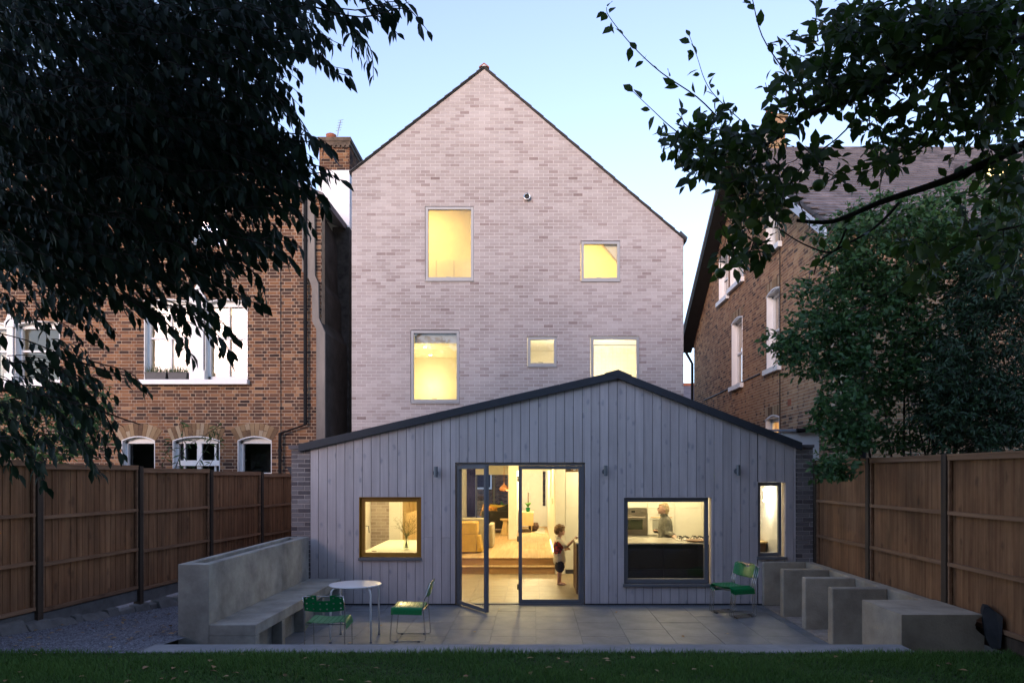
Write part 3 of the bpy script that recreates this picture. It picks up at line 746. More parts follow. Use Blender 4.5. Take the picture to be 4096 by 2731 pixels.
# wall lamps, unlit
for (px, py, lab) in ((1746, 1887, 'unlit steel cylinder wall lamp between the small square window and the open door'),
                      (2421, 1882, 'unlit steel cylinder wall lamp between the glazed doors and the kitchen window'),
                      (2948, 1880, 'unlit steel cylinder wall lamp between kitchen window and narrow window')):
    cx, cz = ex_(px), ez(py)
    t = thing('wall_lamp', lab, 'wall lamp', (cx, 0, cz), 'outdoor wall lamps')
    m = MB(); m.lathe([(.0, -.001), (.045, -.001), (.045, .022), (.0, .024)], (cx-.012, -.003, cz-.015), 16, m=mt); m.build('backplate', M['lampm'], t, smooth=False)
    m = MB(); m.tube([(cx-.012, -.02, cz-.015), (cx, -.075, cz-.015)], .014, 8); m.build('arm', M['lampm'], t)
    m = MB(); m.lathe([(.027, -.088), (.031, -.086), (.031, -.008), (.029, -.006), (.029, .0), (.031, .002), (.031, .086), (.025, .088), (.024, .07)], (cx, -.085, cz), 18); m.build('cylinder', M['lampm'], t, smooth=False)

# ================================================================ left neighbour
LD = 16.54; LY = LD - D0
lx = lambda x: PX(x, LD); lz = lambda y: PZ(y, LD)
lh = thing('stock_brick_house', 'old brown brick terraced house with white sash windows behind the leafy tree', 'house', (-8, LY, 0))
l3 = lambda u, v, w: Vector((u, LY - w, v))
lu0, lu1 = lx(-420), lx(1285)
lwin = {'p1': (577, 766, 1197, 1518), 'p2': (820, 991, 1197, 1518), 'q1': (-170, 30, 1285, 1530), 'q2': (60, 240, 1285, 1530),
        's1': (770, 905, 720, 985),
        'g1': (487, 620, 1745, 2060), 'g2': (691, 879, 1745, 2060), 'g3': (951, 1087, 1745, 2060)}
lhol = [(lx(a), lx(b), lz(d), lz(c)) for a, b, c, d in lwin.values()]
lpoly = [(lu0, -.1), (lu1, -.1), (lu1, lz(800)), (lx(560), lz(480)), (lu0, lz(480))]
lwall = backing('wall', M['smortar'], lh, lu0, lu1, -.1, lz(480), lhol, lpoly, l3)
brickwall(lh, lwall, M['sbrick'], 'stock', lu0, lu1, -.1, lz(480), lhol, lpoly, l3, 0, 'flemish',
          pick=lambda u, v: lx(640) < u < lx(1215) and v > lz(1700), seed=5)
slab_roof(lx(1300), lz(808), lx(560), lz(478), .15, LY-.15, LY+8, 'roof', M['roofbrown'], lh)
slab_roof(lx(560), lz(478), lu0-.2, lz(300), .15, LY-.15, LY+8, 'roof', M['roofbrown'], lh)
m = MB(); m.tube([W(1221, 780, LD-.12), W(1221, 1698, LD-.12), W(1120, 1733, LD-.12), W(1120, 2060, LD-.12)], .042, 8); dp = m.build('downpipe', M['iron'], lh)
m = MB()
for y in (960, 1290, 1560, 1800): q = W(1221 if y < 1700 else 1120, y, LD-.12); m.lathe([(.05, -.03), (.05, .03)], q, 8)
m.build('collar', M['iron'], dp)
m = MB(); m.tube([W(1122, 900, LD-.02), W(1123, 1730, LD-.02)], .007, 5); m.build('cable', M['black'], lh)
m = MB(); m.tube([W(1150, 770, LD-.1), W(1222, 812, LD-.1)], .05, 8); m.build('gutter', M['iron'], lh)
WHITE = M['white']
def arch_pts(x0, x1, zs, rise, n=9):
    c = (x0+x1)/2; w = (x1-x0)/2
    return [(c - w + 2*w*i/(n-1), zs + rise*(1-((2*i/(n-1))-1)**2)) for i in range(n)]
def sash(key, rise, depth=.16, bars=None, dark=True, vous=True, sill=False, meet=.5, mullions=()):
    a0, b0, c0, d0 = lwin[key]; x0, x1, z0, z1 = lx(a0), lx(b0), lz(d0), lz(c0)
    m = MB(); t = .014
    m.box(x0, x0+t, LY-.006, LY+depth, z0, z1); m.box(x1-t, x1, LY-.006, LY+depth, z0, z1)          # painted reveals
    ap = arch_pts(x0, x1, z1-rise, rise-.012)
    for p, q in zip(ap, ap[1:]):
        m.prism([(p[0], LY-.008, p[1]), (q[0], LY-.008, q[1]), (q[0], LY-.008, q[1]+.02), (p[0], LY-.008, p[1]+.02)], (0, depth+.008, 0))
        m.prism([(p[0], LY+depth*.5, p[1]+.02), (q[0], LY+depth*.5, q[1]+.02), (q[0], LY+depth*.5, z1+.02), (p[0], LY+depth*.5, z1+.02)], (0, .05, 0))
    y0 = LY+depth
    m.box(x0+t, x0+t+.055, y0-.02, y0+.07, z0, z1); m.box(x1-t-.055, x1-t, y0-.02, y0+.07, z0, z1)
    m.box(x0, x1, y0-.02, y0+.07, z1-rise-.045, z1); m.box(x0, x1, y0-.02, y0+.07, z0, z0+.09)
    w = m.build('window', WHITE, lh)
    m = MB(); zm = z0 + (z1-z0)*meet
    m.box(x0+t+.055, x1-t-.055, y0, y0+.05, zm-.02, zm+.02)
    for q in mullions: xx = x0+(x1-x0)*q[0]; m.box(xx-q[1]/2, xx+q[1]/2, y0-.004, y0+.045, z0+.02, z1-.02)
    m.build('glazing_bar', WHITE, w)
    m = MB(); m.box(x0+t+.05, x1-t-.05, y0+.054, y0+.06, z0+.08, z1-.01); m.build('pane', M['glass'], w)
    if vous:
        n = max(9, int((x1-x0)/.075)); cx = (x0+x1)/2; half = (x1-x0)/2; 
        Rr = (half**2 + rise**2)/(2*rise); cz = z1 - Rr; an = math.asin(min(1, half/Rr)) * 1.02
        hgt = .29
        for i in range(n):
            t0 = -an + 2*an*i/n + .004; t1 = -an + 2*an*(i+1)/n - .004
            spl = [(0, 1)] if R.random() < .55 else [(0, .48), (.52, 1)]
            for u, v in spl:
                r0, r1 = Rr + .012 + hgt*u, Rr + .012 + hgt*v
                k0, k1 = 1 + .5*u, 1 + .5*v
                pg = [(cx+math.sin(t0)*r0, cz+math.cos(t0)*r0), (cx+math.sin(t1)*r0, cz+math.cos(t1)*r0), (cx+math.sin(t1)*r1, cz+math.cos(t1)*r1), (cx+math.sin(t0)*r1, cz+math.cos(t0)*r1)]
                m = MB(); m.prism([(p, LY-.007, q) for p, q in pg], (0, .05, 0), R.random()); m.build('arch_brick', M['vous'], lh)
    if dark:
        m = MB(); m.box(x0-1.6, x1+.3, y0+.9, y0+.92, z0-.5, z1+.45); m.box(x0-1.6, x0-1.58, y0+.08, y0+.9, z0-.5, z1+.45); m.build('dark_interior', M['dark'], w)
    return w
for k in ('p1', 'p2', 'q1', 'q2'): sash(k, .10, vous=False, dark=False, meet=.53, mullions=((.5, .022),) if k in ('p2', 'p1') else ())
sash('s1', .12, vous=True, dark=False)
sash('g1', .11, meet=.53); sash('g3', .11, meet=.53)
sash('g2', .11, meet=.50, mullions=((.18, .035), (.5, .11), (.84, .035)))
m = MB(); a = lx(625); m.box(lx(691), lx(879), LY+.10, LY+.2, lz(1862), lz(1840)); m.build('transom', WHITE, lh)
for (a, b) in ((766, 820), (30, 60)):
    y0_, y1_ = (1180, 1518) if a > 500 else (1280, 1530)
    m = MB(); xa, xb = lx(a), lx(b); m.box(xa+.02, xb-.02, LY-.05, LY+.15, lz(y1_), lz(y0_)); m.box(xa-.02, xb+.02, LY-.075, LY+.02, lz(y1_), lz(y1_-36)); m.box(xa-.02, xb+.02, LY-.075, LY+.02, lz(y0_+30), lz(y0_+6))
    m.prism([(xa-.01, LY-.06, lz(y0_+6)), (xb+.01, LY-.06, lz(y0_+6)), ((xa+xb)/2, LY-.06, lz(y0_-40))], (0, .1, 0)); m.build('mullion_pier', WHITE, lh)
for (a, b, y0_) in ((565, 998, 1520), (-190, 250, 1532)):
    m = MB(); m.box(lx(a), lx(b), LY-.14, LY+.16, lz(y0_+19), lz(y0_)); m.build('sill', WHITE, lh, bevel=.006)
# lit rooms and curtains on the first floor
room(lu0+.5, lx(1010), LY+.31, LY+3.6, 3.7, 6.2, M['cream'])
for (a, b, lab) in ((905, 985, 'pale curtain drawn in the right half of the paired sash window'), (590, 690, 'pale curtain in the left half of the paired sash window'), (-40, 30, 'pale curtain in the window at the far left edge')):
    m = MB(); n = 26; xs = [lx(a)+(lx(b)-lx(a))*i/n for i in range(n+1)]
    y0_ = LY+.34; zt, zb = lz(1190), lz(1520)
    vs_ = [(x, y0_+.018*math.sin(i*1.9), z) for i, x in enumerate(xs) for z in (zb, zt)]
    m.add(vs_, [(2*i, 2*i+2, 2*i+3, 2*i+1) for i in range(n)]); o = m.build('curtain', M['curtain'], solid=.004, smooth=True)
    tag(o, lab, 'curtain')
downlight(lx(860), LY+1.6, 6.2, 7, (1, .78, .56), 'ceiling light inside the room of the paired sash window')
downlight(lx(120), LY+1.6, 6.2, 5, (1, .78, .56), 'ceiling light inside the room at the far left edge')
# window boxes with small plants
for k, (a, b, lab) in enumerate(((585, 675, 'grey window box with wispy plants, further from the white column'), (678, 757, 'grey window box with sparse plants beside the white column'))):
    xa, xb = lx(a)+.01, lx(b)-.01; zt = lz(1519)
    t = thing('window_box', lab, 'planter', ((xa+xb)/2, LY+.02, zt), 'window boxes')
    m = MB(); m.prism([(xa+.02, LY-.10, zt+.002), (xb-.02, LY-.10, zt+.002), (xb, LY-.10, zt+.15), (xa, LY-.10, zt+.15)], (0, .17, 0)); m.box(xa-.01, xb+.01, LY-.11, LY+.08, zt+.15, zt+.165); m.build('box', M['plastic'], t)
    m = MB()
    for _ in range(90):
        x = R.uniform(xa, xb); p = Vector((x, LY-.02+R.uniform(-.05, .05), zt+.16)); q = p + Vector((R.uniform(-.1, .1), R.uniform(-.06, .03), R.uniform(.06, .24)))
        m.add([p, p+Vector((.012, 0, 0)), q], [(0, 1, 2)], R.random())
    m.build('plant', M['leafA'], t)
# rendered party wall, chimney
pw = thing('rendered_party_wall', 'grey rendered party wall edge stepping outwards beside the brown brick house', 'wall', (lx(1290), LY, 0))
e = [(1214, 770), (1214, 1090), (1240, 1120), (1252, 1150), (1254, 1290), (1270, 1320), (1270, 2070)]
f = [(1245, 770), (1262, 850), (1264, 1105), (1278, 1140), (1280, 1275), (1304, 1330), (1305, 2070)]
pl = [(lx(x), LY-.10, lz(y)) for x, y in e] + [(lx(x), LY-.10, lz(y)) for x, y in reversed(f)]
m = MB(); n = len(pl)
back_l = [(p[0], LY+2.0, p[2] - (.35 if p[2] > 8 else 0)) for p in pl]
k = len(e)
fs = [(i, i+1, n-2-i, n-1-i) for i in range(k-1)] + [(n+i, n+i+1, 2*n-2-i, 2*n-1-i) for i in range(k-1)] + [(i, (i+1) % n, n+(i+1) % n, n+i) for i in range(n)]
m.add(pl+[(p[0], LY-.02, p[2]) for p in pl], fs); m.build('render', M['render'], pw)
m = MB(); m.add([(p[0]-.004, LY-.018, p[2]-.01) for p in pl]+back_l, fs); m.build('shaded_side', pbr('shade darkened render', (.045, .042, .04), .95, var=.4, scale=2), pw)  # deep shade between the houses put into this side's colour
CD = 18.5; cY = CD - D0
ch = thing('brick_chimney', 'brown brick chimney stack on a white painted base beside the pale gable', 'chimney', (-5.1, cY, 0))
xa, xb = PX(1278, CD), PX(1398, CD)
m = MB(); m.box(xa-.02, xb, cY, cY+1.5, PZ(1000, CD)-2.0, PZ(681, CD)); m.build('base', M['white'], ch)
m = MB(); m.box(PX(1335, CD), xb+.02, cY-.12, cY+1.5, 2, PZ(915, CD)); m.build('lower_render', pbr('gap shade render', (.07, .065, .06), .95, var=.4), ch)  # shade of the narrow gap painted in as a near-black tone
zt = PZ(567, CD); c3 = lambda u, v, w: Vector((u, cY-.003-w, v)); c4 = lambda u, v, w: Vector((xb+.003+w, u, v))
m = MB(); m.box(xa+.01, xb-.01, cY+.01, cY+1.49, PZ(681, CD)+.002, zt); cst = m.build('stack', M['smortar'], ch)
brickwall(ch, cst, M['sbrick'], 'stock', xa-.005, xb+.003, PZ(681, CD)+.004, zt-.02, [], None, c3, 0, 'flemish', seed=31, npick=40)
brickwall(ch, cst, M['sbrick'], 'stock', cY, cY+1.5, PZ(681, CD)+.004, zt-.02, [], None, c4, math.pi/2, 'flemish', seed=32, npick=40)
m = MB(); m.box(xa-.035, xb+.04, cY-.05, cY+1.55, zt-.001, zt+.10)
for k in range(7): q = xa + k*.115; m.box(q, q+.07, cY-.045, cY-.002, zt-.16, zt-.10)
m.box(xa-.02, xb+.02, cY-.03, cY+1.52, zt-.10, zt-.002); m.build('capping', pbr('weathered cap', (.12, .085, .06), .95, var=.4, scale=6, bump=.5), ch)
for x, r, nm, mt_ in ((1325, .115, 'chimney_pot', 'terra'), (1358, .10, 'cowl', 'iron')):
    cx = PX(x, CD+.4); m = MB()
    if nm == 'chimney_pot': m.lathe([(.12, 0), (.10, .12), (.13, .2), (.135, .26), (.10, .28)], (cx, cY+.4, zt+.09), 16)
    else: m.lathe([(.03, 0), (.03, .14), (.19, .17), (.2, .21), (.04, .235)], (cx, cY+.6, zt+.09), 16)
    m.build(nm, M[mt_], ch)
m = MB(); q = W(1353, 522, CD+.6); q2 = W(1363, 481, CD+.6); m.tube([W(1350, 545, CD+.6), q, q2], .012, 5)
for k in range(5): p = q.lerp(q2, k/4); m.tube([p+Vector((-.06, 0, -.01)), p+Vector((.07, 0, .01))], .006, 4)
m.build('aerial', M['lead'], ch)

# ================================================================ right neighbour
RX = 5.9
rd = lambda x: RX * F / (x - 2135)
rh = thing('yellow_brick_house', 'tall weathered yellow brick house seen side on with slate roof', 'house', (9, 8, 0))
ya, yb_ = rd(3345) - D0, rd(2776) - D0
ym = (ya + yb_) / 2; ze, zt_ = 7.05, 11.2
r3 = lambda u, v, w: Vector((RX - w, u, v))
rp = [(ya, -.1), (yb_, -.1), (yb_, ze), (ym, zt_), (ya, ze)]
def rw(x0, x1, z0, z1): return (rd(x1)-D0, rd(x0)-D0, z0, z1)
RW = [rw(2928, 2970, 4.76, 6.66), rw(3068, 3120, 4.80, 6.68), rw(3066, 3123, 7.72, 9.1), rw(2877, 2913, 7.62, 8.95), rw(2922, 2973, 7.72, 9.1), rw(3064, 3118, 2.1, 3.58)]
rwall = backing('wall', M['ymortar'], rh, ya, yb_, -.1, zt_, RW, rp, r3)
brickwall(rh, rwall, M['ybrick'], 'yellow', ya, yb_, -.1, zt_, RW, rp, r3, -math.pi/2, 'flemish', pick=lambda u, v: rd(3250)-D0 < u < rd(2950)-D0 and v > 3.6, seed=9)
for i, (u0, u1, z0, z1) in enumerate(RW):
    m = MB(); m.box(RX-.012, RX+.17, u0, u0+.015, z0, z1); m.box(RX-.012, RX+.17, u1-.015, u1, z0, z1); m.box(RX-.012, RX+.17, u0, u1, z1-.015, z1)
    m.box(RX+.14, RX+.2, u0+.015, u0+.08, z0, z1); m.box(RX+.14, RX+.2, u1-.08, u1-.015, z0, z1); m.box(RX+.14, RX+.2, u0, u1, z1-.1, z1-.015); m.box(RX+.14, RX+.2, u0, u1, z0, z0+.09)
    m.box(RX+.13, RX+.19, u0+.08, u1-.08, (z0+z1)/2-.025, (z0+z1)/2+.025)
    ap = arch_pts(u0-.03, u1+.03, z1-.06, .09)
    for p, q in zip(ap, ap[1:]): m.prism([(RX-.02, p[0], p[1]), (RX-.02, q[0], q[1]), (RX-.02, q[0], q[1]+.03), (RX-.02, p[0], p[1]+.03)], (.05, 0, 0))
    w = m.build('window', M['white'], rh)
    m = MB(); m.box(RX+.168, RX+.174, u0+.07, u1-.07, z0+.08, z1-.09); m.build('pane', M['glass'], w)
    m = MB(); m.box(RX-.10, RX+.15, u0-.09, u1+.09, z0-.13, z0-.002); m.build('sill', M['white'], w)
    for k in range(10):
        t0 = u0-.06+(u1-u0+.12)*k/10; m = MB(); m.box(RX-.006, RX+.03, t0+.004, t0+(u1-u0+.12)/10-.004, z1+.05, z1+.27, R.random()); m.build('arch_brick', M['vous'], rh)
    if i != 5:
        m = MB(); m.box(RX+.5, RX+.52, u0-.3, u1+.3, z0-.3, z1+.3); m.build('curtain_lining', M['curtain'], w)
downlight(RX+1.3, (RW[5][0]+RW[5][1])/2, 3.9, 25, (1, .62, .2), 'lamp inside the low arched window of the yellow brick house')
m = MB(); t = .1; u0, u1 = RW[5][0]-.8, RW[5][1]+.8; m.box(RX+.3, RX+2.4, u0, u0+t, 1.5, 4); m.box(RX+.3, RX+2.4, u1, u1+t, 1.5, 4); m.box(RX+2.4, RX+2.5, u0, u1+t, 1.5, 4); m.box(RX+.3, RX+2.5, u0, u1+t, 4, 4.1); struct(m, 'room_wall', M['ochre'])
# roof: slate courses on the near slope, dark soffit and verge boards
ex2 = 11; sl_ = (zt_-ze)/(ym-ya)
m = MB(); oy = .35
m.prism([(RX-.32, ya-oy, ze-sl_*oy+.06), (RX-.32, ym, zt_+.06), (RX-.32, ym, zt_+.16), (RX-.32, ya-oy, ze-sl_*oy+.16)], (ex2, 0, 0))
m.prism([(RX-.32, yb_+oy, ze-sl_*oy+.06), (RX-.32, ym, zt_+.06), (RX-.32, ym, zt_+.16), (RX-.32, yb_+oy, ze-sl_*oy+.16)], (ex2, 0, 0))
rrf = m.build('roof', M['rooftile'], rh)
nrow = 34; Ls = math.hypot(ym-ya+oy, zt_-ze+sl_*oy)/nrow; aang = math.atan(sl_)
slate_me = []
for k in range(8):
    m = MB(); m.box(-.133, .133, -.02, Ls+.012, -.006, .024, R.random()); o = m.build('slate', M['roofbrown']); slate_me.append(o.data); bpy.data.objects.remove(o)
mrest = MB(); npk = 0
for k in range(nrow):
    a = k/nrow; y0_, z0_ = ya-oy+(ym-ya+oy)*a, ze-sl_*oy+(zt_-ze+sl_*oy)*a+.186
    for i in range(40):
        loc = Vector((RX-.2+i*.272+(.136 if k % 2 else 0), y0_, z0_+R.uniform(0, .006)))
        if 12 <= k and 1 <= i < 15 and npk < 300:
            o = bpy.data.objects.new('slate', R.choice(slate_me)); col.objects.link(o); o.location = loc; o.rotation_euler = (aang-.085, 0, 0); adopt(o, rrf); npk += 1
        else:
            mrest.box(-.133, .133, -.02, Ls+.012, -.006, .024, R.random(), Matrix.Translation(loc) @ Matrix.Rotation(aang-.085, 4, 'X'))
o = mrest.build('slating', M['roofbrown'], rh); o['kind'] = 'stuff'
m = MB(); m.prism([(RX-.40, ya-oy-.05, ze-sl_*oy+.02), (RX-.40, ym, zt_+.07), (RX-.40, ym, zt_-.12), (RX-.40, ya-oy-.05, ze-sl_*oy-.17)], (.05, 0, 0)); m.build('bargeboard', M['vergeblue'], rh)
m = MB(); m.prism([(RX-.46, yb_+oy, ze-sl_*oy+.14), (RX-.46, ym, zt_+.18), (RX-.46, ym, zt_-.10), (RX-.46, yb_+oy, ze-sl_*oy-.12)], (.44, 0, 0)); m.build('bargeboard', M['iron'], rh)
m = MB(); m.tube([(RX-.47, yb_+oy, ze-sl_*oy+.16), (RX-.47, ym, zt_+.2)], .025, 6); m.build('verge_edge', M['lead'], rh)
m = MB(); m.tube([(RX-.3, yb_+.05, ze-.35), (RX-.06, yb_+.02, ze-.8), (RX-.06, yb_+.02, 0)], .05, 8); m.build('downpipe', M['iron'], rh)
g4 = lambda u, v, w: Vector((u, ya-w, v))
gfw = backing('rear_wall', M['ymortar'], rh, RX, RX+ex2, -.1, ze-.1, [], None, g4, depth=.25)
brickwall(rh, gfw, M['ybrick'], 'yellow', RX, RX+ex2-3, -.1, ze-.1, [], None, g4, 0, 'flemish', seed=77, npick=0)
m = MB(); m.tube([(RX+.5, ya-.08, 0), (RX+.5, ya-.08, ze)], .05, 8); m.build('downpipe', M['iron'], rh)
m = MB()
pts = [W(2816, 1601, rd(2816)-.03), W(2880, 1572, rd(2880)-.03), W(2930, 1545, rd(2930)-.03), W(3040, 1495, rd(3040)-.03)]
m.tube(pts, .02, 5); m.build('cable', M['black'], rh)
m = MB(); q = rd(3158)-D0; m.box(RX-.01, RX+.02, q-.1, q+.1, PZ(1622, rd(3158)), PZ(1596, rd(3158))); m.build('air_brick', M['terra'], rh)
m = MB(); mq = rd(3123)-D0; m.tube([(RX-.02, mq, 2), (RX-.02, mq, 9.3)], .012, 5); m.build('cable', M['black'], rh)
# right hand chimney
rc = thing('ridge_chimney', 'orange brick chimney on the ridge of the yellow brick house behind apple branches', 'chimney', (6.6, ym, zt_))
dch = ym + D0 - .3; xa, xb = PX(3078, dch), PX(3142, dch)
m = MB(); m.box(xa+.01, xb-.01, ym-.29, ym+.5, zt_-.5, PZ(470, dch)); st = m.build('stack', M['ymortar'], rc)
brickwall(rc, st, M['ybrick'], 'yellow', xa, xb, zt_-.5, PZ(470, dch), [], None, lambda u, v, w: Vector((u, ym-.3-w, v)), 0, 'flemish', seed=41, npick=40)
m = MB(); m.box(xa-.06, xb+.06, ym-.36, ym+.55, PZ(470, dch)+.001, PZ(458, dch)); m.box(xa-.04, xb+.04, ym-.34, ym+.53, PZ(585, dch), PZ(573, dch)); m.build('capping', M['vous'], rc)
m = MB(); m.lathe([(.14, 0), (.12, .2), (.13, .25)], ((xa+xb)/2-.1, ym, PZ(458, dch)), 14); m.build('chimney_pot', M['terra'], rc)
m = MB(); q = W(3145, 400, dch); m.tube([W(3145, 470, dch), W(3145, 260, dch)], .02, 5)
for k in range(6): p = W(3120+k*6, 262+k*3, dch); m.tube([p+Vector((0, 0, -.12)), p+Vector((0, 0, .12))], .008, 4)
m.tube([W(3118, 268, dch), W(3190, 240, dch)], .012, 4); m.build('aerial', M['lead'], rc)
# roof window, lit, on the near slope
m = MB(); q0 = .42; xw = 10.6; yy = ya-oy+(ym-ya+oy)*q0; zz = ze-sl_*oy+(zt_-ze+sl_*oy)*q0+.2
m.prism([(xw-.5, yy, zz), (xw+.5, yy, zz), (xw+.5, yy, zz+.5), (xw-.5, yy, zz+.5)], (0, .9, .25)); dm = m.build('dormer', M['roofbrown'], rh)
m = MB(); m.box(xw-.42, xw+.42, yy-.02, yy-.004, zz+.06, zz+.44); m.build('lit_pane', emit('lit dormer', (1, .75, .3), .9), dm)
# white lean-to by the boundary
wo = thing('white_outbuilding', 'low white rendered outbuilding between the extension and the leafy shrub', 'outbuilding', (5.7, 2.9, 0))
m = MB(); m.box(5.12, 7.6, 2.9, 4.6, -.05, PZ(1727, 15)); m.build('wall', M['white'], wo)
m = MB(); m.prism([(5.05, 2.82, PZ(1727, 15)+.002), (7.7, 2.82, PZ(1727, 15)+.002), (7.7, 2.82, PZ(1727, 15)+.07), (5.05, 2.82, PZ(1727, 15)+.04)], (0, 1.85, .12)); m.build('roof', M['lead'], wo)
m = MB(); m.tube([(5.4, 2.8, PZ(1727, 15)+.02), (6.9, 2.8, PZ(1727, 15)+.1)], .05, 6); m.build('gutter', M['iron'], wo)
# far house between the two
fh = thing('far_house', 'distant house with brown tiled roof seen in the gap beside the gable', 'house', (9, 30, 0))
dfh = 42; m = MB(); m.box(7, 11.5, 31, 37, 0, PZ(1600, dfh)); m.build('wall', M['ybrick'], fh)
m = MB(); m.prism([(6.6, 30.6, PZ(1600, dfh)), (6.6, 34, PZ(1532, dfh+3)), (6.6, 37.4, PZ(1600, dfh))], (5.3, 0, 0)); m.build('roof', M['roofbrown'], fh)
m = MB(); m.tube([(6.6, 34, PZ(1530, dfh+3)), (11.9, 34, PZ(1530, dfh+3))], .12, 8); m.build('ridge_tile', M['terra'], fh)
# ================================================================ inside the extension and the ground floor
m = MB(); m.box(-3.75, 4.36, .2, GY+.02, -.06, 0.0); kf = struct(m, 'kitchen_floor', M['joint'])
tme = None
for i in range(9):
    for k in range(7):
        x0, y0 = -2.9+i*.6, .2+k*.6
        if y0 > 3.4 and x0 < .4: continue
        if tme is None:
            q = MB(); q.box(-.298, .298, -.298, .298, -.01, .006); o = q.build('tile', M['tile']); tme = o.data; bpy.data.objects.remove(o)
        o = link('tile', tme); o.location = (x0+.3, y0+.3, 0); adopt(o, kf)
m = MB(); m.box(-3.76, -2.9, .2, 3.7, -.02, .005); m.box(2.5, 4.36, .2, GY-.02, -.02, .005); struct(m, 'floor_margin', M['tile'])
m = MB(); m.box(-3.75, 4.36, .2, GY-.02, 2.5, 2.56); struct(m, 'ceiling', M['wallw'])
m = MB(); m.box(-3.76, -3.72, .2, GY-.02, 0, 2.5); m.box(4.34, 4.38, .2, GY-.02, 0, 2.5); struct(m, 'wall_side', M['wallw'])
m = MB(); m.box(-3.71, 4.33, .194, .204, 2.36, 2.5); struct(m, 'wall_lintel', M['wallw'])
# steps
st = tag(struct(MB().box(-3.28, .46, 3.72, 4.0, .004, .145), 'step', M['oakr']), 'lower oak step between kitchen and hall')
struct(MB().box(-3.28, .46, 3.70, 4.0, .148, .168), 'step_tread', M['oak']); struct(MB().box(-3.28, .46, 3.98, 4.02, .17, .305), 'step_riser', M['oakr'])
hf = struct(MB().box(-3.3, .47, 4.02, 13.7, .2, .318), 'hall_floor', M['oakr'])
pm = {}
for i in range(20):
    x0 = -3.29+i*.188; y = 3.96; k = 0
    while y < 13.6:
        l = 13.6-y if 13.6-y < 3 else R.choice((1.6, 2.0, 2.4)); key = round(l, 2)
        if key not in pm:
            q = MB(); q.box(-.0925, .0925, 0, l-.004, 0, .02); o = q.build('plank', M['oak']); pm[key] = o.data; bpy.data.objects.remove(o)
        o = link('plank', pm[key]); o.location = (x0+.094, y, .31); adopt(o, hf); y += l
yF = 13.6
m = MB(); m.box(.47, .69, 3.72, GY-.012, 0, 2.5); m.box(.47, .6, GY+.30, yF, .2, 2.75); struct(m, 'wall_corridor', M['cream'])
m = MB(); m.box(-3.42, -3.3, GY+.30, yF, .2, 2.75); struct(m, 'wall_living', M['cream'])
m = MB(); m.box(-3.42, .6, GY+.30, yF+.1, 2.75, 2.85); struct(m, 'ceiling_hall', M['wallw'])
# front wall with a street window and a slit by the front door
fwh = [(PX(1902, 25.7), PX(2034, 25.7), PZ(2075, 25.7), 2.6), (PX(2171, 25.7), PX(2182, 25.7), PZ(2024, 25.7), PZ(1884, 25.7))]
q3 = lambda u, v, w: Vector((u, yF-w, v))
o = backing('wall_front', M['wallw'], None, -3.3, .47, .3, 2.75, fwh, None, q3, w=0, depth=.25); o['kind'] = 'structure'
m = MB(); m.ring(fwh[0][0], fwh[0][1], fwh[0][2], fwh[0][3], .05, yF+.1, yF+.16); m.box(PX(1975, 25.7)-.025, PX(1975, 25.7)+.025, yF+.1, yF+.155, fwh[0][2], 2.6); struct(m, 'window_front', M['alu'])
m = MB(); m.box(-.72, -.5, 8.5, yF, .33, 2.75); struct(m, 'wall_partition', M['wallw'])
m = MB(); m.box(-.5, .47, 8.5, 8.62, 2.28, 2.75); struct(m, 'wall_lintel_hall', M['wallw'])
m = MB(); m.box(.452, .468, 4.6, 8.2, .345, .36); tag(struct(m, 'led_strip', emit('led strip', (1, .82, .45), 2)), 'glowing strip along the foot of the corridor wall')
tag(struct(MB().box(fwh[0][0]-.02, fwh[0][1]+.02, yF-.05, yF-.045, PZ(1898, 25.7), 2.7), 'window_blind', M['curtain']), 'pale blind at the top of the street window')
for (x0, y0, z0, s) in ((.462, 5.6, 1.45, 'x'), (-.726, 8.7, 1.5, 'x')):
    m = MB(); m.box(x0-.008, x0+.004, y0, y0+.09, z0, z0+.14); tag(m.build('light_switch', M['copper']), 'bronze light switch on the pale ' + ('corridor wall' if x0 > 0 else 'wall end beside the black sofa'), 'switch')
# houses across the street, seen through the front window
oh = thing('street_house', 'dark brick terraced house across the street seen through the open doors', 'house', (-2, 26, 0))
ol = [(-9, 7)]
oholes = [(-4.2, -2.2, 1.4, 3.0), (-1.4, -.2, .0, 2.2), (1.0, 2.2, 1.2, 3.0), (-4.2, -2.6, 4.2, 6)]
o3 = lambda u, v, w: Vector((u, 26-w, v))
ow = backing('wall', M['smortar'], oh, -9, 7, -.1, 7, oholes, None, o3)
brickwall(oh, ow, M['sbrick'], 'stock', -6, 3.5, -.1, 4.2, oholes, None, o3, 0, 'flemish', seed=51, npick=0)
for (a, b, c, d) in oholes[:3]:
    m = MB(); m.ring(a, b, c, d, .09, 25.98, 26.1); w = m.build('window', M['white'], oh)
    m = MB(); m.box(a, b, 26.12, 26.14, c, d); m.build('pane', pbr('dark pane', (.03, .03, .05), .1), w)
m = MB(); m.box(-9, 7, 20, 25.9, -.03, -.0); struct(m, 'pavement', M['kerb'])
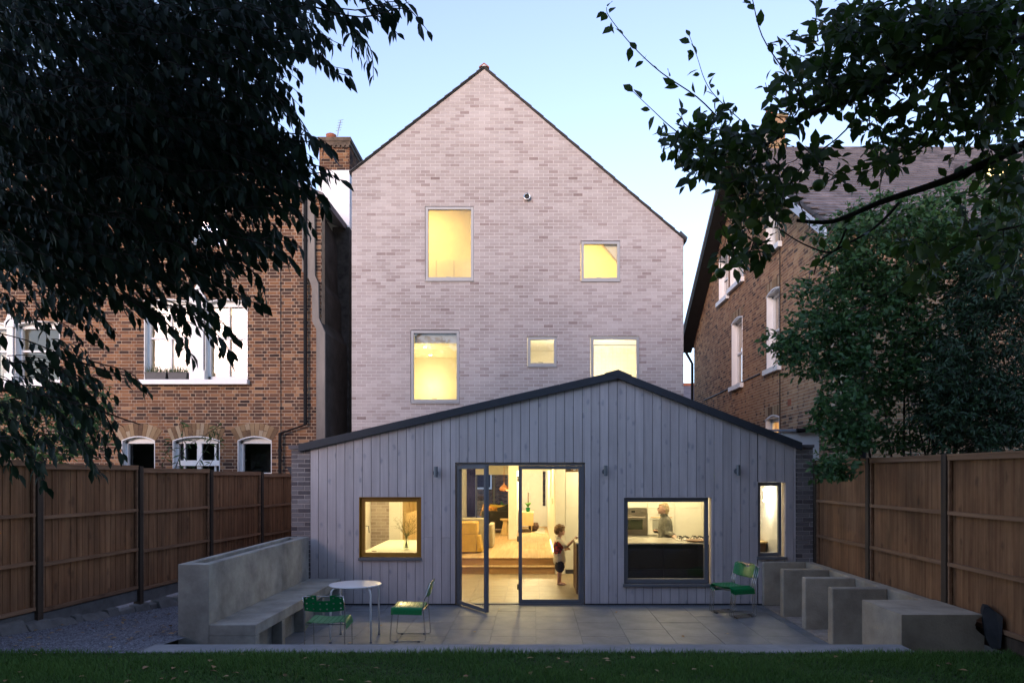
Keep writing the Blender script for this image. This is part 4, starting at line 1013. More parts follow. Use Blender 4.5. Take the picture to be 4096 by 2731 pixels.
# lamps of the ground floor
for (x, y, p, lab) in ((-2.7, 2.7, 40, 'ceiling downlight above the white dining table'), (-.6, 2.2, 14, 'ceiling downlight between the glazed doors and the oak steps'),
                       (1.5, 2.95, 24, 'ceiling downlight between the island and the tall units'), (3.0, 2.9, 24, 'ceiling downlight in front of the steel oven'),
                       (2.3, 1.5, 9, 'ceiling downlight above the kitchen island')):
    downlight(x, y, 2.5, p, WARM if x < 1 else WARMW, lab)
downlight(-1.9, 6.5, 2.75, 36, WARM, 'ceiling downlight in the living room near the bookcase')
downlight(-.2, 5.9, 2.75, 50, WARM, 'ceiling downlight over the oak floor at the top of the steps')
downlight(0, 10.8, 2.75, 85, WARMW, 'ceiling downlight in the white hall')
downlight(-2.2, 11, 2.75, 20, WARM, 'ceiling downlight above the black sofa')
# dining table with vase
dt = thing('dining_table', 'white dining table behind the ochre framed window', 'table', (-2.6, 2.4, 0))
m = MB(); m.box(-3.16, -1.95, 1.05, 3.66, .725, .75); m.build('top', M['units'], dt, bevel=.004)
for x in (-3.05, -2.06):
    for y in (1.2, 3.5): m = MB(); m.prism([(x-.03, y-.03, .006), (x+.03, y-.03, .006), (x+.03, y+.03, .006), (x-.03, y+.03, .006)], (0, 0, .719)); m.build('leg', M['ply'], dt)
vs0 = (-2.41, 1.62, .751)
va = thing('vase', 'clear glass carafe vase holding dry twigs on the white table', 'vase', vs0)
m = MB(); m.lathe([(.03, 0), (.055, .01), (.06, .09), (.045, .16), (.03, .21), (.032, .26), (.045, .31)], vs0, 20, cap=False); m.add([(vs0[0]+.03*math.cos(k*.5236), vs0[1]+.03*math.sin(k*.5236), vs0[2]+.004) for k in range(12)], [tuple(range(12))]); m.build('glass', M['vglass'], va, smooth=True, solid=.003)
m = MB()
for k in range(34):
    a = R.uniform(0, 6.28); s = R.uniform(.06, .33); top = Vector(vs0)+Vector((math.cos(a)*s, math.sin(a)*s*.7, R.uniform(.42, .78) - s*.45))
    b0 = Vector(vs0)+Vector((-math.cos(a)*.03, -math.sin(a)*.03, .03)); nk = Vector(vs0)+Vector((math.cos(a)*.015, math.sin(a)*.015, .25))
    m.tube([b0, nk, nk.lerp(top, .55)+Vector((0, 0, .03)), top], [.0028, .0025, .002, .0012], 4)
    for _ in range(5):
        p = nk.lerp(top, R.uniform(.4, 1)); m.tube([p, p+Vector((R.uniform(-.09, .09), R.uniform(-.06, .06), R.uniform(.0, .1)))], .0011, 3)
m.build('twigs', M['twig'], va)
m = MB(); m.lathe([(.0, .751), (.045, .752), (.045, .757), (.0, .758)], (-2.95, 1.32, 0), 14, cap=False); tag(m.build('coaster', M['walnut']), 'small brown coaster lying alone on the white dining table', 'coaster')
# bookcase on the left living room wall
bc = thing('bookcase', 'pale plywood bookcase with upright dividers along the living room wall', 'bookcase', (-3.1, 6.4, .33))
x0, x1, y0, y1 = -3.29, -3.0, 4.95, 8.2
for z in (.34, 1.22, 1.85, 2.45): m = MB(); m.box(x0, x1, y0, y1, z, z+.025); m.build('shelf', M['ply'], bc)
for k in range(9): y = y0+k*(y1-y0-.02)/8; m = MB(); m.box(x0, x1-.005, y, y+.02, .365, 2.45); m.build('divider', M['ply'], bc)
for k in range(8):
    y = y0+k*(y1-y0-.02)/8+.03; m = MB(); m.box(x1-.02, x1, y, y+.36, .37, 1.21); m.build('door', M['ply'], bc)
for k in range(8):
    for zz in (1.245, 1.875):
        if R.random() < .75:
            y = y0+k*(y1-y0-.02)/8+.03
            for q in range(R.randint(2, 7)):
                w = R.uniform(.02, .045); m = MB(); m.box(x0+.03, x0+R.uniform(.17, .24), y, y+w-.002, zz+.003, zz+R.uniform(.2, .34)); y += w
                o = m.build('book', pbr('book', (R.uniform(.1, .6), R.uniform(.08, .4), R.uniform(.05, .3)), .7)); tag(o, 'one of the book spines standing in the plywood bookcase', 'book', 'books in the plywood bookcase')
m = MB(); m.box(-3.3, -3.05, GY-.03, GY+.30, .2, 2.42); struct(m, 'wall_end', M['wallw'])
# mustard chair end and pale sofa by the steps
ms = thing('mustard_armchair', 'mustard covered chair with folded top cloth at the head of the steps', 'armchair', (-1.45, 4.9, .33))
xa, xb = PX(1836, 16.9), PX(1905, 16.9); zt = PZ(2090, 16.9)
m = MB(); m.box(xa-.5, xb, 4.8, 5.5, .36, zt-.02); m.build('body', M['mustard'], ms, bevel=.02)
m = MB(); m.box(xa-.51, xb+.012, 4.785, 5.52, zt-.27, zt); m.build('cover', M['mustard'], ms, bevel=.02)
m = MB(); m.prism([(xb+.012, 4.85, .36), (xb+.13, 4.9, .36), (xb+.07, 4.9, zt-.32), (xb+.012, 4.85, zt-.32)], (0, .55, 0)); m.build('seat_side', M['mustard'], ms, bevel=.01)
ls = thing('pale_sofa', 'long pale grey sofa behind the mustard chair', 'sofa', (-1.6, 6.5, .33))
m = MB(); m.box(-2.3, -1.15, 6.2, 7.0, .38, .78); m.build('base', M['grey'], ls, bevel=.03)
m = MB(); m.box(-2.3, -1.15, 6.05, 6.25, .38, PZ(2069, 18.4)); m.build('backrest', M['grey'], ls, bevel=.04)
m = MB(); m.box(-1.148, -1.02, 6.05, 7.0, .34, .92); m.build('arm', M['grey'], ls, bevel=.03)
# black sofa, cushions, stool
sf = thing('black_sofa', 'charcoal sofa with its back to the kitchen and slim legs', 'sofa', (-1.2, 11.1, .33))
d = 22.9; xa, xb = PX(1925, d), PX(2056, d); zt = PZ(2043, d)
m = MB(); m.box(xa, xb, yd(d), yd(d)+.2, .46, zt); m.build('backrest', M['sofa'], sf, bevel=.03)
m = MB(); m.box(xa, xb, yd(d)+.205, yd(d)+.9, .46, .72); m.build('seat', M['sofa'], sf, bevel=.03)
m = MB(); m.box(xb-.14, xb, yd(d)+.21, yd(d)+.9, .725, .95); m.build('arm', M['sofa'], sf, bevel=.03)
for x in (xa+.06, xb-.08):
    for y in (.05, .8): m = MB(); m.tube([(x, yd(d)+y, .332), (x, yd(d)+y, .46)], [.014, .02], 8); m.build('leg', M['black'], sf)
def cushion(x, y, z, w, h, rz, mat, lab):
    m = MB(); n = 8
    vs_ = []; fs = []
    for s in (-1, 1):
        for i in range(n+1):
            for j in range(n+1):
                u, v = i/n*2-1, j/n*2-1; t = (1-u*u)*(1-v*v)
                vs_.append((u*w/2*(1-.08*(1-v*v)), s*.09*t**.5, v*h/2*(1-.08*(1-u*u))))
    o_ = (n+1)**2
    for i in range(n):
        for j in range(n):
            a = i*(n+1)+j; fs += [(a, a+1, a+n+2, a+n+1), (o_+a, o_+a+n+1, o_+a+n+2, o_+a+1)]
    mm = Matrix.Translation((x, y, z)) @ Matrix.Rotation(rz, 4, 'Y') @ Matrix.Rotation(-.2, 4, 'X')
    m.add([mm @ Vector(v) for v in vs_], fs); tag(m.build('cushion', mat, smooth=True), lab, 'cushion')
cushion(-1.45, yd(d)+.36, .98, .5, .42, .25, M['cush'], 'orange patterned cushion leaning on the charcoal sofa')
cushion(-.95, yd(d)+.36, .97, .42, .4, -.3, M['sofa'], 'dark round cornered cushion at the right end of the charcoal sofa')
cushion(-1.2, yd(d)+.48, 1.0, .5, .42, .1, M['mustard'], 'mustard cushion behind the orange one on the charcoal sofa')
d = 22.1; c = W(2022, 2138, d)
so = thing('side_stool', 'waisted pale wooden stool standing behind the charcoal sofa', 'stool', (c.x, c.y, .33))
m = MB(); m.lathe([(.15, 0), (.15, .02), (.10, .25), (.075, .36), (.075, .42)], (c.x, c.y, .333), 20); m.build('base', M['ply'], so)
m = MB(); m.lathe([(.10, .42), (.165, .45), (.165, .485), (.16, .49)], (c.x, c.y, .335), 20); m.build('seat', M['ply'], so)
def leafy(m, base, n, L, w, rnd, up=1., drop=.0):
    for _ in range(n):
        a = rnd.uniform(0, 6.28); s = Vector((math.cos(a), math.sin(a), 0)); l = L*rnd.uniform(.6, 1.1)
        p0 = Vector(base); p1 = p0 + s*l*.35 + Vector((0, 0, l*.6*up)); p2 = p1 + s*l*.4 + Vector((0, 0, (.25-drop)*l)); sd = s.cross(Vector((0, 0, 1)))*w*l
        m.add([p0-sd*.2, p0+sd*.2, p1+sd, p1-sd, p2], [(0, 1, 2, 3), (3, 2, 4)], rnd.random())
pp = thing('window_plant', 'leafy green house plant behind the charcoal sofa under the street window', 'plant', (-1.05, 12.9, .33))
m = MB(); m.lathe([(.12, 0), (.16, .3), (.15, .31)], (-1.0, 12.9, .332), 14); m.build('pot', M['wtable'], pp)
m = MB(); leafy(m, (-1.0, 12.9, .64), 40, .62, .13, R, 1.1); m.build('foliage', M['leafP'], pp)
# pendant lamp
d = 21.; c = W(2016, 1955, d)
pe = thing('pendant_lamp', 'onion shaped pink and copper pendant lamp on a red cord', 'pendant lamp', (c.x, c.y, c.z))
m = MB(); m.lathe([(.01, .19), (.018, .15), (.05, .11), (.12, .05), (.135, 0), (.12, -.05), (.115, -.05), (.128, 0), (.11, .045)], c, 24, cap=False); m.build('shade', M['shade'], pe, smooth=True)
m = MB(); m.tube([c+Vector((0, 0, .18)), (c.x, c.y, 2.75)], .006, 5); m.build('cord', M['cush'], pe)
m = MB(); m.lathe([(.0, -.03), (.035, -.01), (.035, .02), (.0, .04)], c, 12, cap=False); m.build('bulb', M['lit'], pe)
lamp('POINT', 'pendant_light', c-Vector((0, 0, .08)), 10, WARM, .04)
# blue curtain, sideboard, plant, rug, basket, hall things
m = MB(); n = 14; xs = [PX(1866, 25.5)+(PX(1901, 25.5)-PX(1866, 25.5))*i/n for i in range(n+1)]
m.add([(x, yF-.1+.02*math.sin(i*2.2), z) for i, x in enumerate(xs) for z in (PZ(2066, 25.5), PZ(1874, 25.5))], [(2*i, 2*i+2, 2*i+3, 2*i+1) for i in range(n)])
tag(m.build('blue_curtain', M['blue'], solid=.006, smooth=True), 'deep blue curtain hanging beside the street window', 'curtain')
d = 23.; sb = thing('sideboard', 'oak sideboard on splayed legs in the white hall', 'sideboard', (-.2, yd(d), .33))
xa, xb = -.49, PX(2134, d); zt, zb = PZ(2048, d), PZ(2102, d)
m = MB(); m.box(xa, xb, yd(d), yd(d)+1.2, zb, zt); m.build('body', M['ply'], sb, bevel=.01)
for y in (.08, 1.1):
    for x in (xa+.06, xb-.06): m = MB(); m.tube([(x, yd(d)+y, .332), (x, yd(d)+y, zb)], [.013, .022], 8); m.build('leg', M['ply'], sb)
hp = thing('sideboard_plant', 'small spiky plant in a green pot on the oak sideboard', 'plant', (-.2, yd(d)+.2, zt))
c = Vector((PX(2112, d), yd(d)+.2, zt+.002))
m = MB(); m.lathe([(.055, 0), (.075, .14), (.07, .145)], c, 14); m.build('pot', M['green'], hp)
m = MB(); leafy(m, c+Vector((0, 0, .14)), 34, .26, .13, R, .9, .2); m.build('foliage', M['leafP'], hp)
m = MB(); m.tube([c+Vector((0, .1, .002)), c+Vector((.01, .1, .62))], .016, 8); tag(m.build('wooden_pole', M['walnut']), 'thin brown wooden candle standing behind the potted plant', 'candle')
m = MB(); m.box(PX(2140, 24), PX(2178, 24), yd(22.6), yd(25), .332, .34); tag(m.build('hall_rug', M['rug']), 'pale woven rug at the end of the white hall', 'rug')
m = MB(); m.lathe([(.10, 0), (.16, .08), (.17, .16), (.13, .26), (.12, .26)], (PX(2135, 23.6), yd(23.6), .345), 18); tag(m.build('basket', M['basket'], smooth=True), 'dark round woven basket beside the oak sideboard', 'basket')
# kitchen: tall units, ovens, speaker
KY = yd(15.8); kx = lambda x: PX(x, 15.8); kz = lambda y: PZ(y, 15.8)
ku = thing('tall_units', 'run of tall plain cream kitchen units along the back wall', 'kitchen units', (2.4, KY, 0))
m = MB(); m.box(.70, 4.33, KY+.025, KY+.60, .1, 2.22); m.build('carcass', M['units'], ku)
m = MB(); m.box(.70, 4.33, KY+.06, KY+.6, .006, .098); m.build('plinth', M['alu'], ku)
doors = [(2262, 2371), (2372, 2478), (2479, 2589), (2590, 2698), (2699, 2807), (2808, 2917)]
for i, (a, b) in enumerate(doors):
    seg = [(.105, kz(2031)), (kz(2030), 2.225)] if i not in (2, 3) else [(.105, kz(2141)), (kz(2030), 2.225)]
    for z0, z1 in seg: m = MB(); m.box(kx(a)+.002, kx(b)-.002, KY, KY+.022, z0+.002, z1-.002); m.build('door', M['units'], ku)
def oven(a, b, mat, lab, gold):
    x0, x1, z0, z1 = kx(a)+.004, kx(b)-.004, kz(2138), kz(2033)
    t = thing('oven', lab, 'oven', ((x0+x1)/2, KY, z0))
    zc = z1 - .13
    m = MB(); m.box(x0, x1, KY-.018, KY+.02, zc+.004, z1); m.build('control_panel', mat, t)
    m = MB(); m.box(x0, x1, KY-.022, KY+.02, z0, zc-.004); m.build('door', mat, t)
    m = MB(); m.box(x0+.10, x1-.10, KY-.026, KY-.0225, z0+.12, zc-.11); m.build('window', pbr('oven glass', (.03, .035, .02), .08) if not gold else pbr('white oven glass', (.42, .42, .36), .2), t)
    m = MB(); m.tube([(x0+.06, KY-.06, zc-.06), (x1-.06, KY-.06, zc-.06)], .011, 8); m.build('handle', M['copper'] if gold else M['steel'], t)
    m = MB(); m.lathe([(.026, 0), (.024, .03), (.0, .031)], ((x0+x1)/2 - (.0 if gold else -.18), KY-.018, zc+.06), 16, m=mt); m.build('knob', M['black'] if gold else M['steel'], t)
    if not gold: m = MB(); m.box((x0+x1)/2-.05, (x0+x1)/2+.03, KY-.021, KY-.0185, zc+.045, zc+.085); m.build('display', M['black'], t)
oven(2479, 2589, M['steel'], 'brushed steel built-in oven with dark glass door', False)
oven(2590, 2698, M['units'], 'pale built-in oven with brass handle and black knob behind the woman', True)
sp = thing('speaker', 'small hi-fi speaker with two round cones on top of the tall unit', 'speaker', (kx(2290), KY+.1, 2.225))
m = MB(); m.box(kx(2263), kx(2311), KY+.02, KY+.3, 2.227, 2.227+.13); m.build('cabinet', M['walnut'], sp)
for x, r in ((2276, .052), (2299, .04)):
    m = MB(); m.lathe([(r, 0), (r, .006), (r*.75, .004), (r*.7, -.001+.003), (r*.3, .002), (r*.25, .008), (0, .01)], (kx(x), KY+.019, 2.292), 20, m=mt); m.build('cone', M['black'] if r > .05 else M['alu'], sp)
# island
IY0, IY1 = 1.02, 2.12
il = thing('kitchen_island', 'black fronted kitchen island with stone worktop and walnut end panel', 'kitchen island', (2.2, 1.5, 0))
m = MB(); m.box(.80, 4.0, IY0+.03, IY1-.02, .09, .905); m.build('body', M['black'], il)
m = MB(); m.box(.84, 4.0, IY0+.09, IY1-.06, .006, .088); m.build('plinth', M['black'], il)
m = MB(); m.box(.775, .798, IY0+.02, IY1-.02, .006, .905); m.build('end_panel', M['walnut'], il)
for x0 in (.802, 1.51, 2.35, 3.19):
    for z0, z1 in ((.1, .46), (.465, .90)): m = MB(); m.box(x0+.003, x0+(.70 if x0 < 1 else .835), IY0+.012, IY0+.028, z0, z1); m.build('drawer', pbr('graphite front', (.02, .02, .021), .28), il)
m = MB(); m.box(.765, 4.02, IY0, IY1, .906, .932); m.build('worktop', M['top'], il, bevel=.003)
hb = thing('gas_hob', 'steel gas hob with black cast iron pan supports on the island', 'hob', (3.05, 1.75, .93))
hx0 = PX(2702, 13.8); m = MB(); m.box(hx0, hx0+.9, 1.45, 1.98, .933, .942); m.build('plate', M['steel'], hb, bevel=.002)
for i in range(3):
    for k in range(2):
        c = (hx0+.16+i*.28, 1.59+k*.25, .943)
        m = MB(); m.lathe([(.05, 0), (.05, .012), (.032, .02), (.0, .021)], c, 14, cap=False); m.build('burner', M['chrome'], hb)
        m = MB()
        for a in range(4):
            v = Vector((math.cos(a*1.571+.78), math.sin(a*1.571+.78), 0)); m.tube([Vector(c)+v*.12, Vector(c)+v*.11+Vector((0, 0, .045)), Vector(c)+v*.03+Vector((0, 0, .045))], .007, 5)
        m.build('pan_support', M['iron'], hb)
m = MB(); c = (PX(2790, 13.4), 1.32, .933); m.lathe([(.08, 0), (.19, .018), (.21, .03), (.20, .034), (.08, .012)], c, 28); tag(m.build('wooden_platter', M['bowl'], smooth=True), 'round wooden platter on the island near the gas hob', 'platter')
m = MB(); c = (.94, 1.95, .933); m.lathe([(.05, 0), (.10, .022), (.125, .05), (.12, .05), (.095, .028), (.0, .012)], c, 24, cap=False); tag(m.build('fruit_bowl', M['wtable'], smooth=True), 'shallow pale bowl the boy reaches into on the island', 'bowl')
for k in range(6):
    m = MB(); a = k*1.05; m.lathe([(.0, -.022), (.018, -.015), (.024, 0), (.018, .015), (0, .022)], (c[0]+.045*math.cos(a), c[1]+.045*math.sin(a), .985), 10, cap=False); tag(m.build('dried_fruit', M['bowl'], smooth=True), 'one of the brown fruits heaped in the shallow bowl', 'fruit', 'fruits in the shallow bowl')
# counter and sconce behind the narrow window
ct = thing('corner_counter', 'dark fronted corner counter seen low in the narrow window', 'counter', (4.0, 1.6, 0))
m = MB(); m.box(3.55, 4.30, 1.36, 1.95, .006, .90); m.build('body', M['walnut'], ct)
m = MB(); m.box(3.53, 4.335, 1.33, 1.97, .902, .93); m.build('worktop', M['ply'], ct)
m = MB(); m.box(4.32, 4.338, 1.72, 1.92, 1.18, 1.28); m.build('socket', M['units'], ct)
m = MB(); m.box(3.4, 4.338, 1.98, 2.05, 0, 2.5); struct(m, 'wall_utility', M['wallw'])
ke = thing('kettle', 'white kettle with black handle on the corner counter', 'kettle', (4.12, 1.6, .93))
m = MB(); m.lathe([(.07, 0), (.07, .02), (.06, .12), (.045, .2), (.01, .215)], (4.12, 1.62, .932), 18); m.build('body', M['wtable'], ke, smooth=True)
m = MB(); m.tube([(4.165, 1.62, 1.12), (4.21, 1.62, 1.10), (4.215, 1.62, 1.0), (4.175, 1.62, .97)], .008, 6); m.build('handle', M['black'], ke)
c = Vector((4.26, 1.22, PZ(1980, 13.3)))
sn = thing('sconce', 'bright waisted wall light on the white wall inside the narrow window', 'wall light', c)
m = MB(); m.box(c.x+.05, c.x+.078, c.y-.02, c.y+.02, c.z-.02, c.z+.02); m.build('bracket', M['white'], sn)
m = MB(); m.lathe([(.05, -.11), (.028, -.05), (.024, 0), (.028, .05), (.05, .11), (.044, .11), (.02, .05), (.018, 0), (.02, -.05), (.044, -.11)], c, 20, cap=False); m.build('shade', M['litw'], sn, smooth=True)
lamp('POINT', 'sconce_light', c+Vector((-.01, 0, .16)), 2.5, COOLW, .03); lamp('POINT', 'sconce_light', c+Vector((-.01, 0, -.17)), 3, COOLW, .03)

# ================================================================ people
def capsule(m, p0, r0, p1, r1, n=10, sy=1.):
    p0, p1 = Vector(p0), Vector(p1); d = (p1-p0); L = d.length; d = d.normalized() if L > 1e-6 else Vector((0, 0, 1))
    a = d.cross(Vector((0, 1, 0)))
    if a.length < .05: a = d.cross(Vector((1, 0, 0)))
    a.normalize(); b = d.cross(a).normalized()
    rings = []
    for k in range(4): t = math.pi/2*(1-k/3); rings.append((p0-d*r0*math.sin(t), max(r0*math.cos(t), r0*.02)))
    for k in range(4): t = math.pi/2*k/3; rings.append((p1+d*r1*math.sin(t), max(r1*math.cos(t), r1*.02)))
    vs_ = [c+(a*math.cos(2*math.pi*j/n)+b*math.sin(2*math.pi*j/n)*1.)*r for c, r in rings for j in range(n)]
    if sy != 1.:
        mid = (p0+p1)/2; vs_ = [Vector((v.x, mid.y+(v.y-mid.y)*sy, v.z)) for v in vs_]
    k = len(rings); fs = [(i*n+j, i*n+(j+1) % n, (i+1)*n+(j+1) % n, (i+1)*n+j) for i in range(k-1) for j in range(n)] + [tuple(range(n-1, -1, -1)), tuple(range((k-1)*n, k*n))]
    m.add(vs_, fs)
def ell(m, c, rx, ry, rz, n=14, rot=None):
    prof = [(math.sin(math.pi*k/n), -math.cos(math.pi*k/n)) for k in range(n+1)]
    prof = [(max(r, .02), z) for r, z in prof]; mm = Matrix.Diagonal((rx, ry, rz)).to_4x4()
    if rot: mm = rot.to_4x4() @ mm
    m.lathe(prof, c, n, m=mm)
def remeshed(m, name, mat, parent, voxel, smooth=4, rough=None):
    o = m.build(name, mat, parent, smooth=True)
    r = o.modifiers.new('r', 'REMESH'); r.mode = 'VOXEL'; r.voxel_size = voxel; r.use_smooth_shade = True
    s = o.modifiers.new('s', 'SMOOTH'); s.factor = .5; s.iterations = smooth
    if rough:
        tx = bpy.data.textures.new(name, 'CLOUDS'); tx.noise_scale = rough[0]
        q = o.modifiers.new('d', 'DISPLACE'); q.texture = tx; q.strength = rough[1]; q.mid_level = .5
    return o
def hand(m, wrist, d, palm_n, sc_=1., curl=.4):
    "palm, four fingers and a thumb; d points from wrist to fingertips"
    d = Vector(d).normalized(); nrm = Vector(palm_n).normalized(); side = d.cross(nrm).normalized(); w = Vector(wrist)
    for k in range(4):
        o = (k-1.5)*.017*sc_; b = w + d*.012*sc_ + side*o*.7; kn = w + d*.07*sc_ + side*o
        capsule(m, b, .013*sc_, kn, .011*sc_, 8)
        l = (.062, .072, .068, .052)[k]*sc_; p1 = kn + d*l*.5 + nrm*l*.18*curl; p2 = p1 + (d*(1-curl*.5)+nrm*curl).normalized()*l*.5
        capsule(m, kn, .0095*sc_, p1, .0085*sc_, 8); capsule(m, p1, .0085*sc_, p2, .007*sc_, 8)
    t0 = w + d*.02*sc_ - side*.02*sc_; t1 = t0 + (d*.6 - side*.8 + nrm*.3).normalized()*.035*sc_; t2 = t1 + (d*.9 - side*.3 + nrm*.5).normalized()*.03*sc_
    capsule(m, t0, .012*sc_, t1, .0105*sc_, 8); capsule(m, t1, .0105*sc_, t2, .008*sc_, 8)
# boy: faces +x, right side towards the garden
bx_, by_ = .50, 2.14
by = thing('person', 'barefoot child in printed cream shirt and dark shorts reaching to the island', 'person', (bx_, by_, .006))
def BP(x, y, z): return (bx_+x, by_+y, .006+z)
m = MB()
ell(m, BP(.02, 0, 1.075), .088, .072, .105); ell(m, BP(.055, 0, 1.035), .055, .052, .06)      # skull, jaw
ell(m, BP(.108, 0, 1.045), .014, .011, .014); ell(m, BP(.092, 0, 1.012), .013, .022, .007); ell(m, BP(.083, 0, .99), .02, .025, .016)   # nose, lips, chin
for s in (-1, 1): ell(m, BP(.01, s*.073, 1.055), .016, .008, .024)
capsule(m, BP(0, 0, .90), .042, BP(.012, 0, .99), .04)
capsule(m, BP(-.005, 0, .60), .085, BP(-.005, 0, .82), .09, sy=1.25); capsule(m, BP(0, 0, .50), .088, BP(0, 0, .58), .088, sy=1.15)
for s, hx in ((-1, .0), (1, .03)):
    capsule(m, BP(0, s*.055, .50), .066, BP(.0+hx*.5, s*.055, .29), .045); capsule(m, BP(hx*.5, s*.055, .29), .045, BP(hx-.015, s*.055, .07), .028)
    capsule(m, BP(hx-.025, s*.055, .03), .026, BP(hx+.07, s*.058, .022), .022)
    for k in range(4): capsule(m, BP(hx+.07, s*.058+(k-1.5)*.013, .016), .011, BP(hx+.115-.006*k, s*.058+(k-1.5)*.014, .012), .009, 8)
# right arm reaches forward to the bowl, left arm bent at the waist
capsule(m, BP(.0, -.115, .83), .04, BP(.13, -.125, .755), .033); capsule(m, BP(.13, -.125, .755), .033, BP(.335, -.14, .955-.006), .022)
hand(m, BP(.345, -.14, .96), (.9, 0, .05), (.1, 0, -1), .78, .7)
capsule(m, BP(0, .115, .83), .04, BP(.03, .14, .65), .033); capsule(m, BP(.03, .14, .65), .033, BP(.17, .06, .70), .022)
hand(m, BP(.175, .055, .70), (.5, -.7, .1), (-.5, -.3, -.3), .78, .8)
bd = remeshed(m, 'body', M['skin'], by, .0065, 3)
m = MB()
capsule(m, BP(-.005, 0, .60), .115, BP(-.01, 0, .80), .105, sy=1.25); capsule(m, BP(.005, 0, .47), .125, BP(0, 0, .62), .115, sy=1.2)
capsule(m, BP(-.005, -.10, .845), .055, BP(.10, -.13, .775), .062); capsule(m, BP(-.005, .10, .845), .055, BP(.03, .145, .70), .062); capsule(m, BP(0, 0, .87), .062, BP(0, 0, .90), .056)
so_ = remeshed(m, 'shirt', M['shirt'], by, .008, 3, (.06, .022))
m = MB()
for s in (-1, 1): capsule(m, BP(0, s*.05, .47), .095, BP(.01, s*.055, .34), .095)
remeshed(m, 'shorts', M['navy'], by, .008, 2, (.05, .02))
m = MB(); ell(m, BP(.005, 0, 1.098), .103, .088, .10); ell(m, BP(-.04, 0, 1.06), .065, .084, .075); ell(m, BP(.06, 0, 1.13), .055, .07, .05)
remeshed(m, 'hair', M['hairb'], by, .007, 1, (.02, .02))
for s in (-1, 1):
    m = MB(); ell(m, BP(.098, s*.03, 1.07), .009, .012, .009, 8); m.build('eye', M['black'], by)
# woman: faces -x, left side towards the garden, hand on the worktop
wx, wy = 2.66, 2.62
wo_ = thing('person', 'smiling adult with blond hair in a grey green shirt behind the kitchen island', 'person', (wx, wy, .006))
def WP(x, y, z): return (wx-x, wy+y, .006+z)          # x points the way she faces
m = MB()
ell(m, WP(.045, -.01, 1.48), .092, .072, .108); ell(m, WP(.082, -.015, 1.435), .06, .055, .066)
ell(m, WP(.148, -.02, 1.455), .017, .013, .018); ell(m, WP(.13, -.018, 1.415), .016, .03, .009); ell(m, WP(.115, -.016, 1.385), .025, .03, .02)
for s in (-1, 1): ell(m, WP(.02, s*.08, 1.46), .018, .009, .03)
capsule(m, WP(0, 0, 1.27), .056, WP(.03, 0, 1.38), .052)
capsule(m, WP(-.02, 0, .93), .125, WP(-.01, 0, 1.2), .125, sy=1.3); capsule(m, WP(-.03, 0, .80), .14, WP(-.02, 0, .93), .13, sy=1.2)
for s in (-1, 1):
    capsule(m, WP(-.03, s*.09, .80), .095, WP(-.02, s*.09, .45), .06); capsule(m, WP(-.02, s*.09, .45), .06, WP(-.03, s*.09, .09), .04); capsule(m, WP(-.05, s*.09, .04), .04, WP(.12, s*.1, .03), .032)
    capsule(m, WP(-.02, s*.175, 1.22), .05, WP(-.04, s*.22, .98) if s < 0 else WP(.05, .22, 1.0), .04)
capsule(m, WP(-.04, -.22, .98), .04, WP(-.10, -.44, .965), .028); hand(m, WP(-.105, -.455, .962), (-.15, -1, -.12), (0, .1, -1), 1., .25)
capsule(m, WP(.05, .22, 1.0), .04, WP(.2, .1, 1.02), .028); hand(m, WP(.21, .095, 1.02), (.8, -.5, 0), (0, -.4, -.8), 1., .6)
remeshed(m, 'body', M['skin'], wo_, .0085, 3)
m = MB()
capsule(m, WP(-.02, 0, .95), .15, WP(-.01, 0, 1.19), .142, sy=1.3); capsule(m, WP(-.03, 0, .70), .185, WP(-.02, 0, .93), .155, sy=1.15)
for s in (-1, 1): capsule(m, WP(-.02, s*.165, 1.235), .07, WP(-.04, s*.225, .98) if s < 0 else WP(.05, .225, 1.0), .062)
capsule(m, WP(-.04, -.225, .98), .06, WP(-.095, -.42, .968), .045); capsule(m, WP(.05, .225, 1.0), .06, WP(.18, .115, 1.02), .045)
capsule(m, WP(0, 0, 1.28), .085, WP(.02, 0, 1.325), .074)
remeshed(m, 'shirt', M['coat'], wo_, .01, 3, (.07, .03))
m = MB()
for s in (-1, 1): capsule(m, WP(-.03, s*.09, .82), .12, WP(-.02, s*.09, .12), .075)
remeshed(m, 'trousers', M['navy'], wo_, .012, 2)
m = MB(); ell(m, WP(.012, -.003, 1.512), .098, .083, .085); ell(m, WP(-.028, 0, 1.462), .062, .08, .088); ell(m, WP(.085, -.01, 1.55), .04, .062, .028); ell(m, WP(-.005, 0, 1.55), .068, .07, .048); capsule(m, WP(-.05, -.05, 1.45), .035, WP(-.04, -.06, 1.38), .02)
remeshed(m, 'hair', M['hairg'], wo_, .008, 1, (.022, .026))
for s in (-1, 1):
    m = MB(); ell(m, WP(.138, -.015+s*.032, 1.48), .009, .013, .009, 8); m.build('eye', M['black'], wo_)
# ================================================================ concrete bench
bn = thing('concrete_bench', 'long pale grey concrete bench with tall planter back along the patio', 'bench', (-3.6, -1.9, 0))
y0, y1 = yd(8.25), -.17
m = MB(); xo, xi = -4.05, -3.697; zt = 1.15; gw0, gw1 = -3.96, -3.80
m.box(xo, xi, y0, y0+.16, 0, zt); m.box(xo, xi, y1-.16, y1, 0, zt); m.box(xo, gw0, y0+.16, y1-.16, 0, zt); m.box(gw1, xi, y0+.16, y1-.16, 0, zt); m.box(gw0, gw1, y0+.16, y1-.16, 0, zt-.16)
mm = bpy.data.meshes.new('tmp')
o = MB()
prof_o = [(xo, 0), (xi, 0), (xi, zt), (gw1, zt), (gw1, zt-.15), (gw0, zt-.15), (gw0, zt), (xo, zt)]
